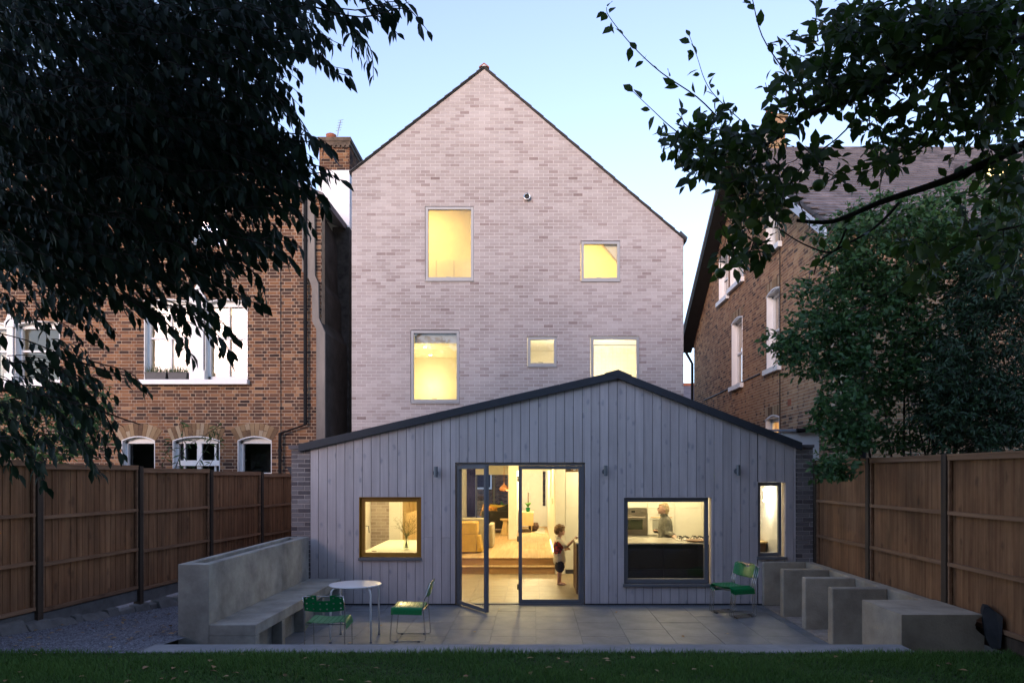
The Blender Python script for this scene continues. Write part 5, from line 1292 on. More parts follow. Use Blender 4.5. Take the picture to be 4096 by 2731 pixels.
# planter back as one solid with a slot in its top
vs_ = []; 
def PB(x, y, z): vs_.append((x, y, z)); return len(vs_)-1
ya_, yb2 = y0+.16, y1-.12
A = [PB(xo, y0, 0), PB(xi, y0, 0), PB(xi, y0, zt), PB(xo, y0, zt)]; B = [PB(xo, y1, 0), PB(xi, y1, 0), PB(xi, y1, zt), PB(xo, y1, zt)]
Cc = [PB(gw0, ya_, zt), PB(gw1, ya_, zt), PB(gw1, yb2, zt), PB(gw0, yb2, zt)]; Dd = [PB(gw0, ya_, zt-.15), PB(gw1, ya_, zt-.15), PB(gw1, yb2, zt-.15), PB(gw0, yb2, zt-.15)]
fs = [(A[0], A[1], A[2], A[3]), (B[0], B[3], B[2], B[1]), (A[1], B[1], B[2], A[2]), (A[0], A[3], B[3], B[0]), (A[0], B[0], B[1], A[1]),
      (A[3], A[2], Cc[1], Cc[0]), (A[2], B[2], Cc[2], Cc[1]), (B[2], B[3], Cc[3], Cc[2]), (B[3], A[3], Cc[0], Cc[3]), tuple(Dd)] + [(Cc[i], Cc[(i+1) % 4], Dd[(i+1) % 4], Dd[i]) for i in range(4)]
o.add(vs_, fs); o.build('planter_back', M['conc'], bn, bevel=.008)
o = MB(); o.box(gw0+.002, gw1-.002, ya_+.002, yb2-.002, zt-.148, zt-.06); o.build('planter_soil', M['soil'], bn)
m = MB(); m.box(xi+.002, -3.166, y0, y1, .335, .463); m.build('seat', M['conc'], bn, bevel=.008)
m = MB(); m.box(xi+.002, -3.30, y0+.12, y1, 0, .333); m.build('recessed_base', M['conc'], bn)
for a, b in ((8.25, 8.37), (9.13, 9.24), (10.0, 10.11), (10.88, 10.99), (11.78, 11.92)):
    m = MB(); m.box(-3.298 if a > 8.3 else xi+.002, -3.168, yd(a), yd(b), 0, .333); m.build('pillar', M['conc'], bn, bevel=.006)
# ================================================================ planter walls on the right
pt = thing('concrete_planter', 'sand coloured concrete log store with upright fins and solid end block', 'planter', (4.2, -2.3, 0))
hz = .723
m = MB(); m.box(4.50, 4.64, yd(8.4), -.012, 0, hz-.003); m.build('back_wall', M['conc2'], pt, bevel=.012)
for dd in (11.99, 11.04, 10.14, 9.22):
    m = MB(); yf = yd(dd); m.box(3.80, 4.499, yf, min(yf+.15, -.014), 0, hz); m.build('fin', M['conc2'], pt, bevel=.014)
# end block with a ragged broken edge towards the fence
yf, yb3 = yd(7.49), yd(8.39)
edge = [(4.66, 0), (4.655, .44), (4.66, .50), (4.60, .545), (4.585, .56), (4.565, .58), (4.57, .60), (4.555, .615), (4.575, .655), (4.57, .67), (4.61, .695), (4.64, .70), (4.645, hz)]
pl = [(3.80, yf, 0)] + [(x, yf, z) for x, z in edge] + [(3.80, yf, hz)]
m = MB(); m.prism(pl, (0, yb3-yf, 0)); m.build('end_block', M['conc2'], pt)
# slate slab leaning on the fence
c0 = [W(3930, 2446, 7.45), W(3938, 2421, 7.45), W(3958, 2424, 7.4), W(3984, 2447, 7.35), W(4012, 2466, 7.25), W(4010, 2520, 7.22), W(4004, 2592, 7.2), W(3968, 2594, 7.3), W(3950, 2560, 7.35), W(3941, 2520, 7.4)]
m = MB(); m.prism(c0, (.05, .12, .0)); tag(m.build('slate_slab', M['stone'], bevel=.004), 'broken dark slate slab leaning against the fence beside the end block', 'stone')

# ================================================================ fences
def fence(name, label, pf, post_ds, topz, ground, face, n_boards=18, visible_from=0):
    """pf(d) -> x of the fence line; face = +1 when the garden lies towards +x"""
    t = thing(name, label, 'fence', (pf(post_ds[0]), yd(post_ds[0]), 0))
    mb_ = MB(); mb_.prism([(-.0, -.055, 0), (.0, .055, 0), (.006, .055, 0), (.011, -.055, 0)], (0, 0, 1.80))
    o = mb_.build('fence_board', M['fence']); bme = o.data; bpy.data.objects.remove(o)
    def seg_rail(da, db, za, zb, h, out0, out1, nm, mat):
        A = Vector((pf(da), yd(da), za)); B = Vector((pf(db), yd(db), zb)); n = Vector((B.y-A.y, -(B.x-A.x), 0)).normalized() * face
        if n.x*face < 0: n = -n
        m = MB(); m.add([A+n*out0, A+n*out1, B+n*out1, B+n*out0] + [v+Vector((0, 0, h)) for v in (A+n*out0, A+n*out1, B+n*out1, B+n*out0)],
                        [(0, 3, 2, 1), (4, 5, 6, 7), (0, 1, 5, 4), (1, 2, 6, 5), (2, 3, 7, 6), (3, 0, 4, 7)])
        return m.build(nm, mat, t)
    for i, da in enumerate(post_ds):
        x = pf(da); zt = topz(da); m = MB(); m.box(x-.05, x+.05, yd(da)-.05, yd(da)+.05, ground(da)-.1, zt+.03); m.build('post', M['post'], t, bevel=.004)
        if i+1 == len(post_ds): break
        db = post_ds[i+1]; a, b = da+.056, db-.056
        zt = topz((da+db)/2)
        ang = math.atan2(pf(db)-pf(da), db-da)
        nb = max(4, int((b-a)/.102))
        for k in range(nb):
            d = a + .05 + (b-a-.1)*k/(nb-1)
            o = link('fence_board', bme); o.location = (pf(d)-face*R.uniform(.022, .026), yd(d), zt-1.80-.02); o.rotation_euler = (0, R.uniform(-.002, .002), -ang + (math.pi if face < 0 else 0))
            adopt(o, t)
        for hz_, hh in ((zt-.045, .05), (zt-.66, .042), (zt-1.24, .042), (zt-1.80, .042)):
            seg_rail(a, b, hz_, hz_, hh, -.004, .036, 'rail', M['rail'])
        seg_rail(a, b, zt+.006, zt+.006, .018, -.045, .042, 'cap', M['rail'])
        for q in (a, b-.03): seg_rail(q, q+.03, zt-1.757, zt-1.757, 1.71, -.004, .030, 'stile', M['rail'])
        seg_rail(da+.05, db-.05, zt-1.98, zt-1.98, .16, -.03, .012, 'gravel_board', M['gboard'] if face > 0 else M['post'])
    return t
fence('panel_fence', 'brown closeboard panel fence behind the gravel and concrete bench', lambda d: -6.96+.1*d, [5.0, 6.93, 8.86, 10.79, 12.72, 14.6, 16.45],
      lambda d: 2.30-.02*(d-8.86), gz, 1)
fence('panel_fence', 'brown closeboard panel fence behind the sand coloured concrete planter', lambda d: 4.72, [4.45, 6.36, 8.27, 10.17, 12.08], lambda d: 2.375, lambda d: .1, -1)
# rough footing under the first fence
m = MB(); rr = random.Random(4); d = 6.2
while d < 12.5:
    x = -6.96+.1*d+.02; l = rr.uniform(.12, .4); h = rr.uniform(.03, .11)
    m.prism([(x-.05, yd(d), gz(d)-.05), (x+rr.uniform(.06, .16), yd(d), gz(d)-.05), (x+rr.uniform(.03, .08), yd(d), gz(d)+h), (x-.05, yd(d), gz(d)+h+.02)], (.1*l, l*.97, 0)); d += l
tag(m.build('footing_rubble', M['gboard'], bevel=.01), 'broken concrete footing under the fence beside the gravel', 'rubble', kind='stuff')

# ================================================================ garden furniture
def perforated(m, f, nu, nv, hole=.34, skip=lambda i, j: False, solid_cells=lambda i, j: False):
    "sheet f(u,v) of nu x nv cells, each cell with a round hole"
    for i in range(nu):
        for j in range(nv):
            if skip(i, j): continue
            if solid_cells(i, j):
                k = 4; vs_ = [f((i+a/k)/nu, (j+b/k)/nv) for a in range(k+1) for b in range(k+1)]
                m.add(vs_, [(a*(k+1)+b, (a+1)*(k+1)+b, (a+1)*(k+1)+b+1, a*(k+1)+b+1) for a in range(k) for b in range(k)]); continue
            n = 12; sq, ci = [], []
            for q in range(n):
                w = 2*math.pi*q/n+math.pi/4; cx_, sy_ = math.cos(w), math.sin(w); s = .5/max(abs(cx_), abs(sy_))
                sq.append(f((i+.5+cx_*s)/nu, (j+.5+sy_*s)/nv)); ci.append(f((i+.5+cx_*hole)/nu, (j+.5+sy_*hole)/nv))
            m.add(sq+ci, [(q, (q+1) % n, n+(q+1) % n, n+q) for q in range(n)])
def make_chair():
    "stacking chair, front towards +y"
    t = thing('stacking_chair', '', 'chair')
    hw = .235
    def seat(u, v):
        s = u*.62 - .31                     # across, the sheet turns down at both sides
        flat = .195
        a = abs(s)
        if a < flat: x, z = a, .445 - .018*math.cos(a/flat*math.pi/2)
        else:
            q = a-flat; r = .04; th = min(q/r, math.radians(80)); x = flat + r*math.sin(th); z = .445 - r*(1-math.cos(th))
            e = q - th*r
            if e > 0: x += e*math.cos(math.radians(80)); z -= e*math.sin(math.radians(80))
        y = -.20 + .40*v
        return (math.copysign(x, s), y, z + .012*(v-.3) - .05*max(0, v-.88)**1.0)
    m = MB(); perforated(m, seat, 10, 7, .16, solid_cells=lambda i, j: i < 2 or i > 7)
    m.build('seat', M['green'], t, smooth=True, solid=.0035, weld=True)
    def back(u, v):
        x = (u-.5)*.465; c = 1-(2*u-1)**2
        edge = 1-max(0, abs(2*u-1)-.82)/.18*.18
        z = .585 + .185*v*edge + (.0 if v > 0 else 0) - .016*c*(1-v)
        return (x, -.245 - .028*c*1.0 - .26*(z-.58), z)
    m = MB(); perforated(m, back, 6, 3, .145, skip=lambda i, j: j == 2 and i in (2, 3)); m.build('backrest', M['green'], t, smooth=True, solid=.0035, weld=True)
    for s in (-1, 1):
        x = s*.232
        path = [(x, -.305, .755), (x, -.245, .57), (x, -.225, .52), (x, -.215, .43), (x, -.245, .06), (x, -.245, .03), (x, -.228, .012), (x, .19, .012), (x, .212, .02), (x, .214, .04), (x, .185, .36), (x*.985, .17, .405)]
        m = MB(); m.tube(path, .0065, 7); fr = m.build('side_frame', M['chrome'], t, smooth=True)
        for y in (-.16, .14): m = MB(); m.box(x-.009, x+.009, y-.016, y+.016, 0, .013); m.build('glide', M['black'], fr)
    m = MB(); m.tube([(-.232, -.30, .745), (-.2, -.305, .757), (.2, -.305, .757), (.232, -.30, .745)], .0065, 7); m.build('top_rail', M['chrome'], t, smooth=True)
    m = MB(); m.tube([(-.23, .165, .40), (.23, .165, .40)], .006, 6); m.tube([(-.23, -.21, .41), (.23, -.21, .41)], .006, 6); m.build('cross_bar', M['chrome'], t)
    return t
c1 = make_chair(); bpy.context.view_layer.update()
spots = [((-2.46, yd(8.72), 0), math.radians(3), 'green perforated metal chair seen from behind, nearest the lawn', None),
         ((-1.65, yd(9.63), 0), math.radians(90), 'green perforated metal chair seen side on, facing the round table', None)]
f_ang = math.atan2(-.43, -.9) - math.pi/2
off = Vector((-math.cos(f_ang+math.pi/2)*.0, 0, 0))
for k, lb in enumerate(('bottom', 'middle', 'top')):
    spots.append(((3.09 - k*.022, yd(11.2) + k*.012 + .0, .0 + k*.013), f_ang, lb + ' one of the three green chairs stacked beside the concrete planter', 'stacked green chairs'))
for k, (loc, rz, lab, g) in enumerate(spots):
    o = c1 if k == 0 else copy_tree(c1)
    o.location = loc; o.rotation_euler = (0, 0, rz); o['label'] = lab
    o['group'] = g or 'green perforated chairs'
tb = thing('round_table', 'small round white metal table with bent tube legs', 'table', (-2.36, yd(9.6), 0))
cx, cy_ = -2.362, yd(9.6)
m = MB(); m.lathe([(.30, .705), (.335, .708), (.342, .716), (.338, .724), (.32, .7265), (.0, .728)], (cx, cy_, 0), 48, cap=False); m.lathe([(.30, .705), (.0, .7055)], (cx, cy_, 0), 48, cap=False); m.build('top', M['wtable'], tb, smooth=True)
for sx in (-1, 1):
    for sy in (-1, 1):
        x, y = cx+sx*.262, cy_+sy*.25
        m = MB(); m.tube([(x, y, .0), (x-sx*.006, y-sy*.006, .62), (x-sx*.012, y-sy*.012, .66), (x-sx*.035, y-sy*.03, .69), (x-sx*.09, y-sy*.08, .70)], .0125, 10); lg = m.build('leg', M['wtable'], tb, smooth=True)
        m = MB(); m.lathe([(.017, 0), (.017, .01), (.013, .014)], (x, y, 0), 10); m.build('foot', M['alu'], lg)

# ================================================================ leaves, trees
LT = np.array([(0,0,0), (-.42,.30,.07), (.42,.30,.07), (-.46,.58,.06), (.46,.58,.06), (0,1.0,-.10), (0,.30,0), (0,.6,-.015)])
LF = np.array([(0,6,1), (0,2,6), (6,7,3), (6,3,1), (6,2,4), (6,4,7), (7,5,3), (7,4,5)])
def leafmesh(name, pos, dirs, nrm, length, width, tint, mat, parent):
    d = dirs/np.linalg.norm(dirs, axis=1, keepdims=True); s = np.cross(d, nrm); s /= np.linalg.norm(s, axis=1, keepdims=True)+1e-9; n = np.cross(s, d)
    V = pos[:, None] + LT[None, :, 0, None]*(s*width[:, None])[:, None] + LT[None, :, 1, None]*(d*length[:, None])[:, None] + LT[None, :, 2, None]*(n*length[:, None])[:, None]
    N_ = len(pos); Fc = (LF[None] + 8*np.arange(N_)[:, None, None]).reshape(-1, 3)
    return npmesh(name, V.reshape(-1, 3), Fc, np.repeat(tint, 8), mat, parent, smooth=True)
class Tree:
    def __init__(s): s.p, s.d, s.n, s.l, s.w, s.t = [], [], [], [], [], []; s.wood = MB()
    def leaf(s, p, d, L, w, t=None, up=(0, 0, 1), spread=.6):
        s.p.append(tuple(p)); s.d.append(tuple(d)); u = Vector(up)+Vector((R.gauss(0, spread), R.gauss(0, spread), R.gauss(0, spread)*.6)); s.n.append(tuple(u)); s.l.append(L); s.w.append(w); s.t.append(R.random() if t is None else t)
    def build(s, name, mat, parent):
        a = [np.array(q, dtype=float) for q in (s.p, s.d, s.n, s.l, s.w, s.t)]
        return leafmesh(name, *a, mat, parent)
def bend(P, n=5):
    "smooth a polyline"
    P = [Vector(p) for p in P]; out = []
    for i in range(len(P)-1):
        p0, p1, p2, p3 = P[max(i-1, 0)], P[i], P[i+1], P[min(i+2, len(P)-1)]
        for k in range(n):
            t = k/n; out.append(.5*((2*p1)+(p2-p0)*t+(2*p0-5*p1+4*p2-p3)*t*t+(3*p1-p0-3*p2+p3)*t**3))
    return out+[P[-1]]
# ---- cherry-like tree on the left: drooping leafy boughs
T = Tree()
def drooping(path, r0=.006, step=.045, L=.105, tone=None):
    pts = bend(path, 4); T.wood.tube(pts, [max(.0018, r0*(1-i/len(pts)*.8)) for i in range(len(pts))], 5)
    side = 1
    for a, b in zip(pts, pts[1:]):
        seg = (b-a); n = max(1, int(seg.length/step))
        for k in range(n):
            p = a.lerp(b, (k+R.random()*.6)/n); side = -side; t = seg.normalized(); lat = t.cross(Vector((0, 0, 1))).normalized()*side
            d = Vector((0, 0, -.85)) + t*.45 + lat*R.uniform(.15, .6) + Vector((R.gauss(0, .18), R.gauss(0, .18), R.gauss(0, .15)))
            l = L*R.uniform(.55, 1.2); T.leaf(p, d, l, l*R.uniform(.36, .52), tone, up=lat+Vector((0, -.5, .3)), spread=.5)
def clump(cx, cy, rx, ry, n, d0=3.9, d1=5.6, L=.088, down=.3):
    for _ in range(n):
        a = R.uniform(0, 6.283); q = math.sqrt(R.random()); d = R.uniform(d0, d1)
        p = WD(cx+rx*q*math.cos(a), cy+ry*q*math.sin(a), d)
        dirn = Vector((R.uniform(.35, 1), R.uniform(-.5, .4), -R.uniform(.05, .75)*down*2)).normalized(); l = R.uniform(.25, .5)
        p = p-dirn*l*.5
        drooping([p, p+dirn*l*.5+Vector((0, 0, .02)), p+dirn*l+Vector((0, 0, -.05))], .004, .04, L)
for c in ((150, 150, 270, 240, 460), (420, 130, 240, 190, 380), (180, 420, 280, 210, 440), (480, 330, 190, 130, 230), (610, 60, 110, 90, 60), (545, 420, 130, 100, 80), (330, 560, 170, 90, 80), (120, 620, 160, 120, 90),
          (630, 370, 60, 50, 10), (520, 530, 80, 50, 14), (230, 680, 110, 40, 14), (420, 640, 70, 50, 12), (90, 880, 110, 50, 20), (60, 980, 90, 70, 20), (180, 980, 70, 60, 11), (430, 730, 70, 35, 9), (150, 800, 70, 50, 8)):
    clump(*c)
clump(230, 190, 330, 270, 260, 5.7, 7.4, .115); clump(170, 470, 250, 160, 120, 5.7, 7.0, .11)
fr_tw = [[(560, -40), (700, 10), (830, 40), (930, 20), (985, 75)], [(700, -20), (800, 60), (850, 110), (858, 185)], [(640, 30), (720, 90), (760, 160), (810, 175)], [(780, -30), (850, 10), (905, 15), (940, 5)], [(820, -30), (880, 40), (915, 80)], [(740, -30), (790, 30), (820, 90), (825, 130)],
         [(540, 300), (660, 320), (735, 330), (765, 345)], [(600, 400), (700, 400), (750, 398), (785, 415)], [(600, 440), (680, 430), (735, 450), (748, 480)], [(560, 470), (640, 470), (690, 490), (708, 535)],
         [(520, 540), (600, 560), (650, 580), (676, 605)], [(470, 590), (560, 610), (600, 650), (612, 700)], [(440, 620), (520, 660), (570, 690), (600, 695)], [(330, 680), (430, 720), (500, 770), (540, 825)], [(300, 690), (380, 740), (430, 800), (440, 820)],
         [(150, 820), (240, 850), (310, 870), (345, 905)], [(140, 850), (220, 920), (265, 1000), (290, 1060)], [(100, 920), (170, 980), (205, 1040), (222, 1095)], [(20, 960), (70, 1040), (95, 1090), (105, 1120)], [(-20, 980), (20, 1050), (40, 1090)],
         [(600, 200), (660, 240), (700, 290), (720, 330)], [(640, 230), (680, 280), (715, 320)], [(560, 560), (620, 545), (655, 555), (690, 565)], [(400, 560), (490, 600), (560, 600), (640, 600)], [(640, 0), (700, 40), (720, 100), (730, 150)]]
for tw in fr_tw:
    d = R.uniform(4.0, 4.8); drooping([WD(x, y, d + .12*i) for i, (x, y) in enumerate(tw)], .007, .034, .105)
    drooping([WD(x-14, y-16, d + .25 + .12*i) for i, (x, y) in enumerate(tw)], .006, .05, .10)
# crown above and behind the frame
for _ in range(1900):
    p = Vector((R.uniform(-7, .8), R.uniform(-16.5, -7.5), 0)); p.z = R.uniform(4.4, 7.8) + .2*abs(p.x+3.4)
    if p.y+D0+.9 > 0 and (p.z-1.1-H) < (p.y+D0+.9)*.70: continue
    dirn = Vector((R.uniform(-1, 1), R.uniform(-1, 1), -.4)).normalized(); drooping([p, p+dirn*.3, p+dirn*.6+Vector((0, 0, -.1))], .005, .06, .26)
limbs = [[(-4.9, -9.4, .3), (-4.8, -9.3, 2.4), (-4.4, -9.0, 4.0), (-3.4, -8.5, 5.0), (-2.2, -8.0, 5.3)], [(-4.75, -9.25, 2.6), (-4.1, -8.2, 3.4), (-3.0, -7.5, 3.8), (-2.1, -7.2, 3.9)], [(-4.6, -9.2, 3.0), (-4.0, -10, 5.0), (-3.0, -11.5, 6.0)], [(-4.8, -9.3, 2.2), (-4.2, -8.2, 2.6), (-3.3, -7.5, 2.7), (-2.6, -7.3, 2.5)]]
lt = thing('leafy_tree', 'dark leafy tree with drooping boughs filling the upper left', 'tree', (-4.9, -9.4, .4))
for q, l in enumerate(limbs): pts = bend(l, 5); T.wood.tube(pts, [(.17, .06, .07, .022)[q]*(1-.9*i/len(pts)) for i in range(len(pts))], 8)
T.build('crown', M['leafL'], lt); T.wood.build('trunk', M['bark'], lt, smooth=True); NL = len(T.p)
# ---- apple tree on the right
T = Tree(); d_a = 4.4
def z1(x, y): return (1320.7+x*.4385, y*.4385)             # from the enlarged view of that corner
def twig(path, d, r0, leaves=1., L=.10, step=.05, wig=0.):
    pts = bend([WD(*z1(x, y), d+.10*i+R.uniform(-.03, .03)) for i, (x, y) in enumerate(path)], 4)
    if wig: pts = [p+Vector((R.gauss(0, wig), R.gauss(0, wig), R.gauss(0, wig))) for p in pts]
    T.wood.tube(pts, [max(.002, r0*(1-.7*i/len(pts))) for i in range(len(pts))], 6)
    if leaves:
        for a, b in zip(pts, pts[1:]):
            n = max(1, int((b-a).length/step*leaves)) if R.random() < min(1, leaves+.35) else 0
            for k in range(n):
                p = a.lerp(b, R.random()); t = (b-a).normalized()
                dd = Vector((R.gauss(0, .6), R.gauss(0, .5), R.gauss(-.1, .6))) + t*.5; l = L*R.uniform(.65, 1.15)
                T.leaf(p+dd.normalized()*.02, dd, l, l*R.uniform(.52, .66), None, up=(R.gauss(0, .4), -.8, .5), spread=.6)
    return pts
twig([(2450, 720), (2352, 760), (2100, 880), (1900, 960), (1600, 1060), (1350, 1160), (1160, 1155)], 4.3, .034, .12)
twig([(2500, 40), (2352, 100), (2050, 230), (1800, 330), (1500, 500), (1250, 590), (1000, 690), (830, 720), (680, 790)], 4.2, .03, .5)
twig([(2450, 180), (2200, 240), (1950, 330), (1650, 360), (1400, 470), (1200, 620), (1050, 730), (900, 800), (780, 830)], 4.4, .022, .6)
twig([(680, 790), (520, 680), (420, 590), (285, 462)], 4.7, .005, .6)
twig([(770, 640), (640, 510), (450, 380), (300, 240), (180, 90), (165, 40)], 4.6, .0055, .9)
twig([(890, 650), (740, 510), (680, 420), (640, 300), (600, 190)], 5.0, .004, 1.3, .085)
twig([(1220, 580), (1100, 380), (980, 190), (930, 0), (915, -60)], 4.5, .006, .7)
twig([(1700, 170), (1550, 150), (1400, -30)], 4.5, .008, .5)
twig([(1950, 330), (1900, 560), (1750, 800), (1480, 880), (1250, 980), (1100, 1000)], 4.5, .008, .35)
twig([(1900, 560), (1850, 750), (1620, 900), (1600, 1060)], 4.5, .007, .3)
twig([(1500, 500), (1420, 680), (1200, 860), (1130, 960), (1000, 1080), (880, 1140), (740, 1170)], 4.5, .006, .5)
twig([(1040, 830), (1130, 940), (1190, 1100), (1230, 1150)], 4.5, .006, .2)
twig([(880, 1000), (870, 1130), (830, 1200), (850, 1330)], 4.5, .004, 1.3)
twig([(760, 1170), (790, 1250), (765, 1330), (760, 1420)], 4.5, .003, .6)
twig([(1420, 1200), (1350, 1320), (1200, 1280), (1070, 1200)], 4.4, .008, .12)
twig([(1700, 1060), (1560, 1200), (1300, 1350), (1250, 1440)], 4.4, .01, .25)
twig([(2352, 1180), (2100, 1240), (1850, 1380), (1700, 1500), (1580, 1560)], 4.6, .008, .3)
twig([(2400, 300), (2250, 420), (2100, 520), (1950, 640)], 4.6, .01, .6)
for (cx, cy, rx, ry, n) in ((2050, 90, 330, 140, 95), (1520, 150, 300, 150, 56), (2200, 330, 220, 200, 75), (1800, 330, 260, 150, 44), (1250, 420, 180, 130, 26), (1450, 430, 200, 120, 22), (690, 740, 180, 80, 22), (880, 800, 150, 100, 20), (1060, 600, 100, 90, 8), (620, 860, 90, 50, 8), (880, 960, 120, 100, 20), (1060, 1030, 90, 70, 9),
                            (870, 1250, 80, 90, 17), (1750, 640, 250, 160, 24), (2150, 640, 220, 180, 42), (2250, 900, 150, 120, 22), (1560, 850, 90, 70, 8), (1250, 830, 110, 90, 10), (2200, 1150, 180, 140, 16), (1900, 1330, 180, 120, 12), (1000, 1150, 60, 60, 5), (2300, 1400, 100, 100, 8)):
    for _ in range(n):
        a = R.uniform(0, 6.28); q = math.sqrt(R.random()); x, y = cx+rx*q*math.cos(a), cy+ry*q*math.sin(a); an = R.uniform(0, 6.28)
        twig([(x, y), (x+60*math.cos(an), y+60*math.sin(an)), (x+110*math.cos(an+.3), y+110*math.sin(an+.3))], R.uniform(4.0, 5.0), .004, .95, .095)
for _ in range(1300):                                             # the rest of the crown, above and to the side
    p = Vector((R.uniform(-.6, 7), R.uniform(-16.5, -8), R.uniform(4.2, 7.4)))
    if p.y+D0+1.0 > 0 and (p.z-.9-H) < (p.y+D0+1.0)*.70 and p.x-1 < (p.y+D0+1.0)*.72: continue
    dv = Vector((R.gauss(0, 1), R.gauss(0, 1), R.gauss(0, .6))).normalized()
    for k in range(9):
        dd = Vector((R.gauss(0, .6), R.gauss(0, .6), R.gauss(-.1, .6))); T.leaf(p+dv*.08*k, dd, .22, .14)
at = thing('apple_tree', 'apple tree with gnarled bare limbs and round leaves reaching in from above right', 'tree', (5.2, -8.2, .4))
for l, r in (([(4.3, -7.6, .3), (4.25, -7.7, 1.6), (4.3, -7.9, 2.9), (4.0, -7.9, 3.8), (3.6, -7.8, 4.1)], .14), ([(4.3, -7.85, 2.7), (3.9, -7.8, 3.2), (3.5, -7.8, 3.35)], .06)):
    pts = bend([(p[0]+1.0, p[1], p[2]) for p in l], 4); T.wood.tube(pts, [r*(1-.7*i/len(pts)) for i in range(len(pts))], 8)
T.build('crown', M['leafA'], at); T.wood.build('trunk', M['bark'], at, smooth=True)
for x, y, dd, lab in ((1275, 972, 4.4, 'green apple hanging before the slate roof of the yellow brick house'), (760, 1432, 4.45, 'lowest green apple hanging before the dark bargeboard'), (1520, 235, 4.5, 'green apple high among the leaves at the top of the frame'),
                      (2235, 432, 4.4, 'upper of two green apples near the right edge'), (2238, 545, 4.4, 'lower of two green apples near the right edge'), (1472, 652, 4.5, 'small green apple in the middle of the apple branches')):
    c = WD(*z1(x, y), dd); m = MB(); r = .034 if x != 1275 else .037
    m.lathe([(.004, -.82*r), (.35*r, -.9*r), (.75*r, -.62*r), (.98*r, -.1*r), (.97*r, .3*r), (.7*r, .75*r), (.3*r, .88*r), (.05*r, .74*r)], c, 18)
    m.tube([c+Vector((0, 0, .7*r)), c+Vector((.006, 0, 1.7*r))], .0022, 5); tag(m.build('apple', M['apple'], smooth=True), lab, 'apple', 'apples on the tree')
# ---- shrubs behind the fences
def shrub(name, label, ells, mat, stems, L, dz=(0, 1.), wr=.55, ntw=8, cat='shrub', tilt=-.2):
    global T
    T = Tree(); base = None
    for (cx, cy, rx, ry, d0, d1, n) in ells:
        for _ in range(int(n*2.3)):
            a = R.uniform(0, 6.28); q = R.random()**.45; d = R.uniform(d0, d1); p = WD(cx+rx*q*math.cos(a), cy+ry*q*math.sin(a), d)
            dv = Vector((R.gauss(0, 1)-.2, R.gauss(0, 1)-.3, R.gauss(.1, .5))).normalized(); l = L*ntw*.35
            T.wood.tube([p, p+dv*l], [.004, .0015], 3, cap=False)
            for k in range(ntw):
                dd = dv*.5+Vector((R.gauss(0, .6), R.gauss(0, .6), R.gauss(tilt, .5))); s = L*R.uniform(.7, 1.25)
                T.leaf(p+dv*l*(k+.5)/ntw, dd, s, s*wr, None, up=(R.gauss(0, .5), -.5, .8))
    t = thing(name, label, cat, stems[0][0])
    for pth in stems: pts = bend(pth, 3); T.wood.tube(pts, [max(.005, .028*(1-.75*i/len(pts))) for i in range(len(pts))], 5)
    T.build('crown', mat, t); T.wood.build('stems', M['bark'], t); return t
st = []
for k in range(15):
    b = Vector((R.uniform(5.4, 6.6), R.uniform(-1.8, -.2), 0)); tp = b+Vector((R.uniform(-1.3, 1.6), R.uniform(-.5, .5), R.uniform(3., 5.2))); st.append([b, b.lerp(tp, .4)+Vector((R.gauss(0, .1), 0, .25)), tp])
shrub('leafy_shrub', 'tall mid green leafy shrub arching over the fence by the planter', ((2010, 760, 130, 170, 10.2, 12, 300), (1930, 690, 100, 90, 10.2, 11.6, 80), (1900, 800, 110, 70, 10, 11.2, 100), (1800, 795, 55, 22, 9.9, 10.3, 16), (2060, 560, 150, 120, 10.4, 12, 200), (1960, 560, 90, 50, 10.2, 11.4, 50), (2150, 700, 130, 220, 10.5, 12.2, 300), (1925, 955, 55, 65, 9.8, 10.6, 60), (1955, 1005, 50, 45, 9.8, 10.4, 36), (1905, 1075, 40, 25, 9.3, 9.7, 22), (2060, 960, 150, 80, 10.5, 11.8, 110), (2230, 520, 140, 110, 10.5, 12, 150)),
      M['leafS'], st, .088)
st = []
for k in range(10):
    b = Vector((R.uniform(7.3, 8.4), R.uniform(-2.5, -1.4), 0)); tp = b+Vector((R.uniform(-.6, .8), R.uniform(-.4, .4), R.uniform(3.5, 5.5))); st.append([b, b.lerp(tp, .5), tp])
shrub('conifer', 'dense dark conifer beyond the fence at the far right edge', ((2290, 800, 130, 230, 9.6, 11.2, 560), (2260, 960, 140, 90, 9.6, 11, 220), (2310, 600, 90, 130, 9.6, 11, 200), (2180, 900, 60, 110, 9.8, 10.8, 110)), M['leafC'], st, .085, wr=.3, ntw=10, cat='tree', tilt=-.45)
st = [[Vector((-7.8, 1.0, 0)), Vector((-7.9, 1.0, 1.5)), Vector((-8.1, 1.0, 2.8))], [Vector((-8.4, 1.2, 0)), Vector((-8.3, 1.2, 1.6)), Vector((-8.0, 1.2, 3.0))]]
shrub('garden_bush', 'green bush behind the fence below the dark tree at the left edge', ((90, 980, 130, 90, 12.6, 13.6, 150), (190, 960, 50, 90, 12.8, 13.4, 60)), M['leafS'], st, .10, wr=.4)
# slender bamboo-like stems in front of the arched windows
T = Tree(); bt = thing('bamboo', 'slender stems with narrow leaves in front of the white arched windows', 'plant', (-6.2, 1.2, 0))
for pts in ([(395, 1090), (425, 1030), (470, 1000), (505, 975)], [(400, 1090), (420, 1010), (412, 960)], [(360, 1090), (385, 1040), (395, 1010)], [(440, 1085), (480, 1020), (490, 990)], [(470, 1090), (500, 1030), (498, 985)]):
    q = bend([WD(x, y, 15.2) for x, y in pts], 4); T.wood.tube(q, .006, 4)
    for p in q:
        for _ in range(2): T.leaf(p, (R.gauss(0, .8), R.gauss(0, .4), R.uniform(-.7, .3)), R.uniform(.12, .22), .035)
T.build('foliage', M['leafS'], bt); T.wood.build('stems', M['bark'], bt)
